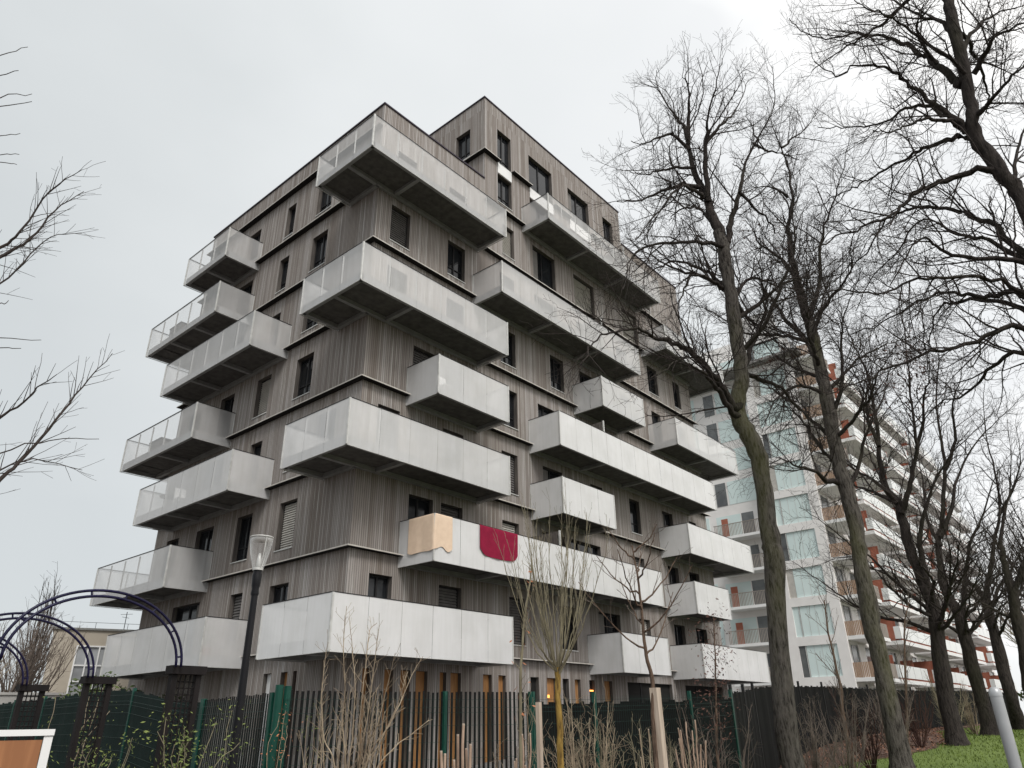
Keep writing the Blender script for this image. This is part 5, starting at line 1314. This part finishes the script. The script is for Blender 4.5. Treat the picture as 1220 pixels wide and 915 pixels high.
spots = [
 (7.6,5.5,1.75,20,.5,'twig_pale','pale tangled bare shrub between the yellow trunk and the stake'),
 (6.6,5.6,1.7,10,.35,'twig_pale','thin pale bare shrub left of the yellow trunk'),
 (8.6,5.9,1.6,14,.5,'twig_olive','olive bare shrub behind the thick stake'),
 (9.6,5.7,1.7,12,.5,'twig_olive','olive bare shrub right of the thick stake'),
 (10.7,6.1,1.5,16,.6,'twig_grey','grey bare shrub under the red leaved sapling'),
 (12.0,6.0,1.7,16,.7,'twig_grey','grey bare shrub against the fence just left of the mossy trunk'),
 (16.5,6.2,1.7,18,.8,'twig_grey','grey brown shrub against the black screen right of the mossy trunk'),
 (18.5,6.2,1.8,18,.8,'twig_grey','grey brown shrub in the middle of the black screen'),
 (20.6,6.3,1.7,18,.8,'twig_red','reddish brown shrub before the second trunk of the row'),
 (23.2,6.4,1.7,18,.8,'twig_grey','grey brown shrub behind the second trunk of the row'),
 (26.2,6.5,1.8,16,.8,'twig_red','reddish shrub near the third trunk of the row'),
 (30.5,6.5,2.0,16,.9,'twig_olive','tall straw coloured shrub beyond the third trunk'),
 (34.8,6.6,1.6,14,.9,'twig_pale','pale low shrub near the fourth trunk of the row')]
for x, y, h, n, s, mt, lab in spots: shrub(lab, x, y, h, n, s, mt, r=.008+.0004*x, levels=1 if x < 15 else 1)
# climbers with a few leaves
def climber(label, x, y, h, mat, leafmat, n=5, spread=.3, nl=14, name='climbing_plant', sz=.016):
    g = G(x, y); t = thing(name, label, 'climber', (x, y, g)); tb = Tubes(); cs = []
    for k in range(n):
        a = rng.uniform(0, 2*PI); p = [np.array([x+rng.normal(0,.05), y+rng.normal(0,.04), g])]
        for f_ in (.25,.5,.75,1): p.append(np.array([x+math.cos(a)*spread*f_+rng.normal(0,.05), y+math.sin(a)*spread*.3*f_-.05, g+h*f_*rng.uniform(.85,1)]))
        q = smooth_path(p, 4, .01); tb.add(q, np.linspace(.006,.0025,len(q)), 5); cs += [(tuple(c), .05) for c in q[4::2]]
    tb.build('stems', M[mat], t); leaves('leaves', cs, leafmat, nl, sz, t)
climber('leafy yellow green climber on the nearest lattice pillar', 3.05, 5.85, 1.75, 'twig_olive', 'leaf_green', 9, .32, 22)
climber('leafy climber at the foot of the middle lattice pillar', 2.95, 7.45, 1.6, 'twig_olive', 'leaf_green', 7, .35, 20)
climber('pale leafy climber high behind the nearest lattice pillar', 3.4, 9.2, 2.1, 'twig_pale', 'leaf_green', 5, .3, 10)
climber('withered vine curling beside the thick green fence post', 5.3, 8.2, 1.85, 'twig_pale', 'leaf_orange', 3, .12, 10, 'withered_vine')
climber('dry ivy strands on the slats right of the thick green post', 5.78, 8.15, 1.95, 'twig_pale', 'leaf_green', 5, .2, 8, 'withered_vine', .012)
# bare trees far left by the wall
def small_tree(label, x, y, h, mat, n=22, spread=1.6, lvl=2, rr=.03, name='background_tree', group=None):
    g = G(x, y); t = thing(name, label, 'tree', (x, y, g), group); tb = Tubes(); tr = smooth_path([(x,y,g-.1),(x+.05,y,g+h*.25),(x,y,g+h*.42)], 4); tb.add(tr, np.linspace(rr*3, rr*2, len(tr)), 8); tb.build('trunk', M[mat], t)
    tb = Tubes(); tw = Tubes()
    for k in range(n):
        a = rng.uniform(0, 2*PI); s = spread*rng.uniform(.2, 1); i = rng.integers(len(tr)//2, len(tr)); p0 = tr[i]; hh = (g+h-p0[2])*rng.uniform(.6, 1)*(1-.25*s/spread)
        p = [p0]+[p0+np.array([math.cos(a)*s*f_**.7, math.sin(a)*s*f_**.7, hh*f_])+rng.normal(0,.06,3) for f_ in (.3,.65,1)]; q = smooth_path(p, 3, .02); rd = np.linspace(rr, rr*.3, len(q)); tb.add(q, rd, 5)
        grow(tw, q, rd, 0, lvl, dict(space=[.38,.3,.25], start=[.15,.1,.1], angle=(.4,.9), lift=[.3,.2,.1], len=[1.1*h/7,.55*h/7,.3], bend=.16, curl=[.06,.04,.02], rad=[rr*.45,rr*.3,rr*.22], rmin=.006))
    tb.build('limbs', M[mat], t); tw.build('twigs', M[mat], t, False)
small_tree('pale bare tree left of the beige house', 11.2, 35.0, 6.4, 'twig_grey', 22, 1.5, 1, .03)
small_tree('wide bare tree behind the grey garden wall', 10.2, 34.0, 6.0, 'twig_grey', 34, 2.0, 2, .025)
small_tree('thin leaning bare tree at the left end of the garden wall', 8.0, 33.0, 5.0, 'twig_pale', 26, 1.8, 1, .022)
small_tree('dark upright bare tree left of the beige house', 11.9, 37.5, 8.3, 'twig', 12, .7, 1, .035)
# far right: bare trees closing the view
k = 0
far = [(62,5.5,11,'twig_grey','hazy bare tree at the far end of the lawn'), (70,2,12,'twig_grey','broad bare tree behind the far end of the row'), (55,1,12,'twig','bare tree beyond the bollard'), (80,8,11,'twig_olive','olive tinted bare tree closing the view'),
       (66,-3,13,'twig_grey','tall bare tree at the far right'), (48,3.6,13,'twig','dark bare tree between the last trunks of the row')]
for x, y, h, mt, lab in far: small_tree(lab, x, y, h, mt, 26, 4.2, 2, .07)
bush(58, 6.5, 4, 1.5, 2.6, 'low straw coloured thicket at the far end of the fence', 2600, .16)
bush(72, 5.5, 6, 3, 5, 'dull green thicket under the far bare trees', 3400, .3)
t = thing('distant_house', 'pale distant house seen between the last trunks', 'house', (95, 3, 1))
w = MB(); w.box(92, -8, 0, 104, 10, 7); w.build('wall', M['render_white'], t)
w = MB(); w.box(91.6, -8.4, 7.02, 104.4, 10.4, 7.4); w.build('roof', M['coping'], t)
for y in (-5, -1, 3, 7): w = MB(); w.box(91.93, y, 3.5, 91.98, y+1.2, 5.2); w.build('window', M['pane'], t)

# ------------------------------------------------------------------ sky, sun, camera
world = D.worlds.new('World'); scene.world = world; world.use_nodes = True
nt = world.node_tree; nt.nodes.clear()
out = N(nt, 'ShaderNodeOutputWorld')
SUN_EL, SUN_AZ = math.radians(48), math.atan2(-.45, -.85)   # direction the light comes from (x, y)
sky = N(nt, 'ShaderNodeTexSky', sky_type='NISHITA'); sky.sun_disc = False; sky.sun_elevation = SUN_EL; sky.sun_rotation = math.atan2(-.45, -.85)
bg1 = N(nt, 'ShaderNodeBackground'); bg1.inputs[1].default_value = .06
nt.links.new(sky.outputs[0], bg1.inputs[0])
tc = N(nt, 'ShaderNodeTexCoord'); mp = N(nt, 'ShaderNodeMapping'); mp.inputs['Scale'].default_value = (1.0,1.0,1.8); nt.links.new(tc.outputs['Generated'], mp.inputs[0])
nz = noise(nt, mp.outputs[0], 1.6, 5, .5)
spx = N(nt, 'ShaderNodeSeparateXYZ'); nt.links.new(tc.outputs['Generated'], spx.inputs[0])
# cloud deck: brighter overhead and towards +x, duller low and towards +y; raised behind the camera to add light
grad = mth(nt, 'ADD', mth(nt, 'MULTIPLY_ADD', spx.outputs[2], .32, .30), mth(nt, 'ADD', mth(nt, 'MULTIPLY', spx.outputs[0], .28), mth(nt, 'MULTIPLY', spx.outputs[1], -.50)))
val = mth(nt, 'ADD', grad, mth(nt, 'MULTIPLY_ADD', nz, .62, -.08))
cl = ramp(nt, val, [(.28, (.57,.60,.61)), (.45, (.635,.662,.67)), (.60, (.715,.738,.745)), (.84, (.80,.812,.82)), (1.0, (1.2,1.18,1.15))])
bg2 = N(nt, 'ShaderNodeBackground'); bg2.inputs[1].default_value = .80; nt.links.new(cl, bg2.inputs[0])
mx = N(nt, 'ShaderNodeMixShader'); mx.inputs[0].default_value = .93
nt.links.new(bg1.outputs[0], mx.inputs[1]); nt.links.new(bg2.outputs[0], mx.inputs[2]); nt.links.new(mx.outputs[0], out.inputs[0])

sun = D.lights.new('sun', 'SUN'); sun.energy = 1.5; sun.angle = math.radians(22); sun.color = (1, .97, .93)
so = D.objects.new('sun', sun); COL.objects.link(so)
dv = Vector((-.45, -.85, math.tan(SUN_EL)*math.hypot(.45, .85))).normalized()
so.rotation_euler = dv.to_track_quat('Z', 'Y').to_euler(); so.location = (0, 0, 40)

cam = D.cameras.new('camera'); co = D.objects.new('camera', cam); COL.objects.link(co); scene.camera = co
R_ = ((0.65219531, -0.31333959, -0.69026052), (-0.75789265, -0.28813755, -0.58529949), (-0.01549247, 0.90487295, -0.42539973))
mw = Matrix(R_).to_4x4(); mw.translation = (0, 0, 1.6); co.matrix_world = mw
cam.sensor_fit = 'HORIZONTAL'; cam.sensor_width = 36; cam.lens = 862.743/1220*36; cam.clip_end = 3000; cam.clip_start = .05
scene.render.resolution_x = 1024; scene.render.resolution_y = 768
vs = scene.view_settings; vs.view_transform = 'Standard'; vs.look = 'None'; vs.exposure = .6; vs.gamma = 1; vs.use_curve_mapping = False
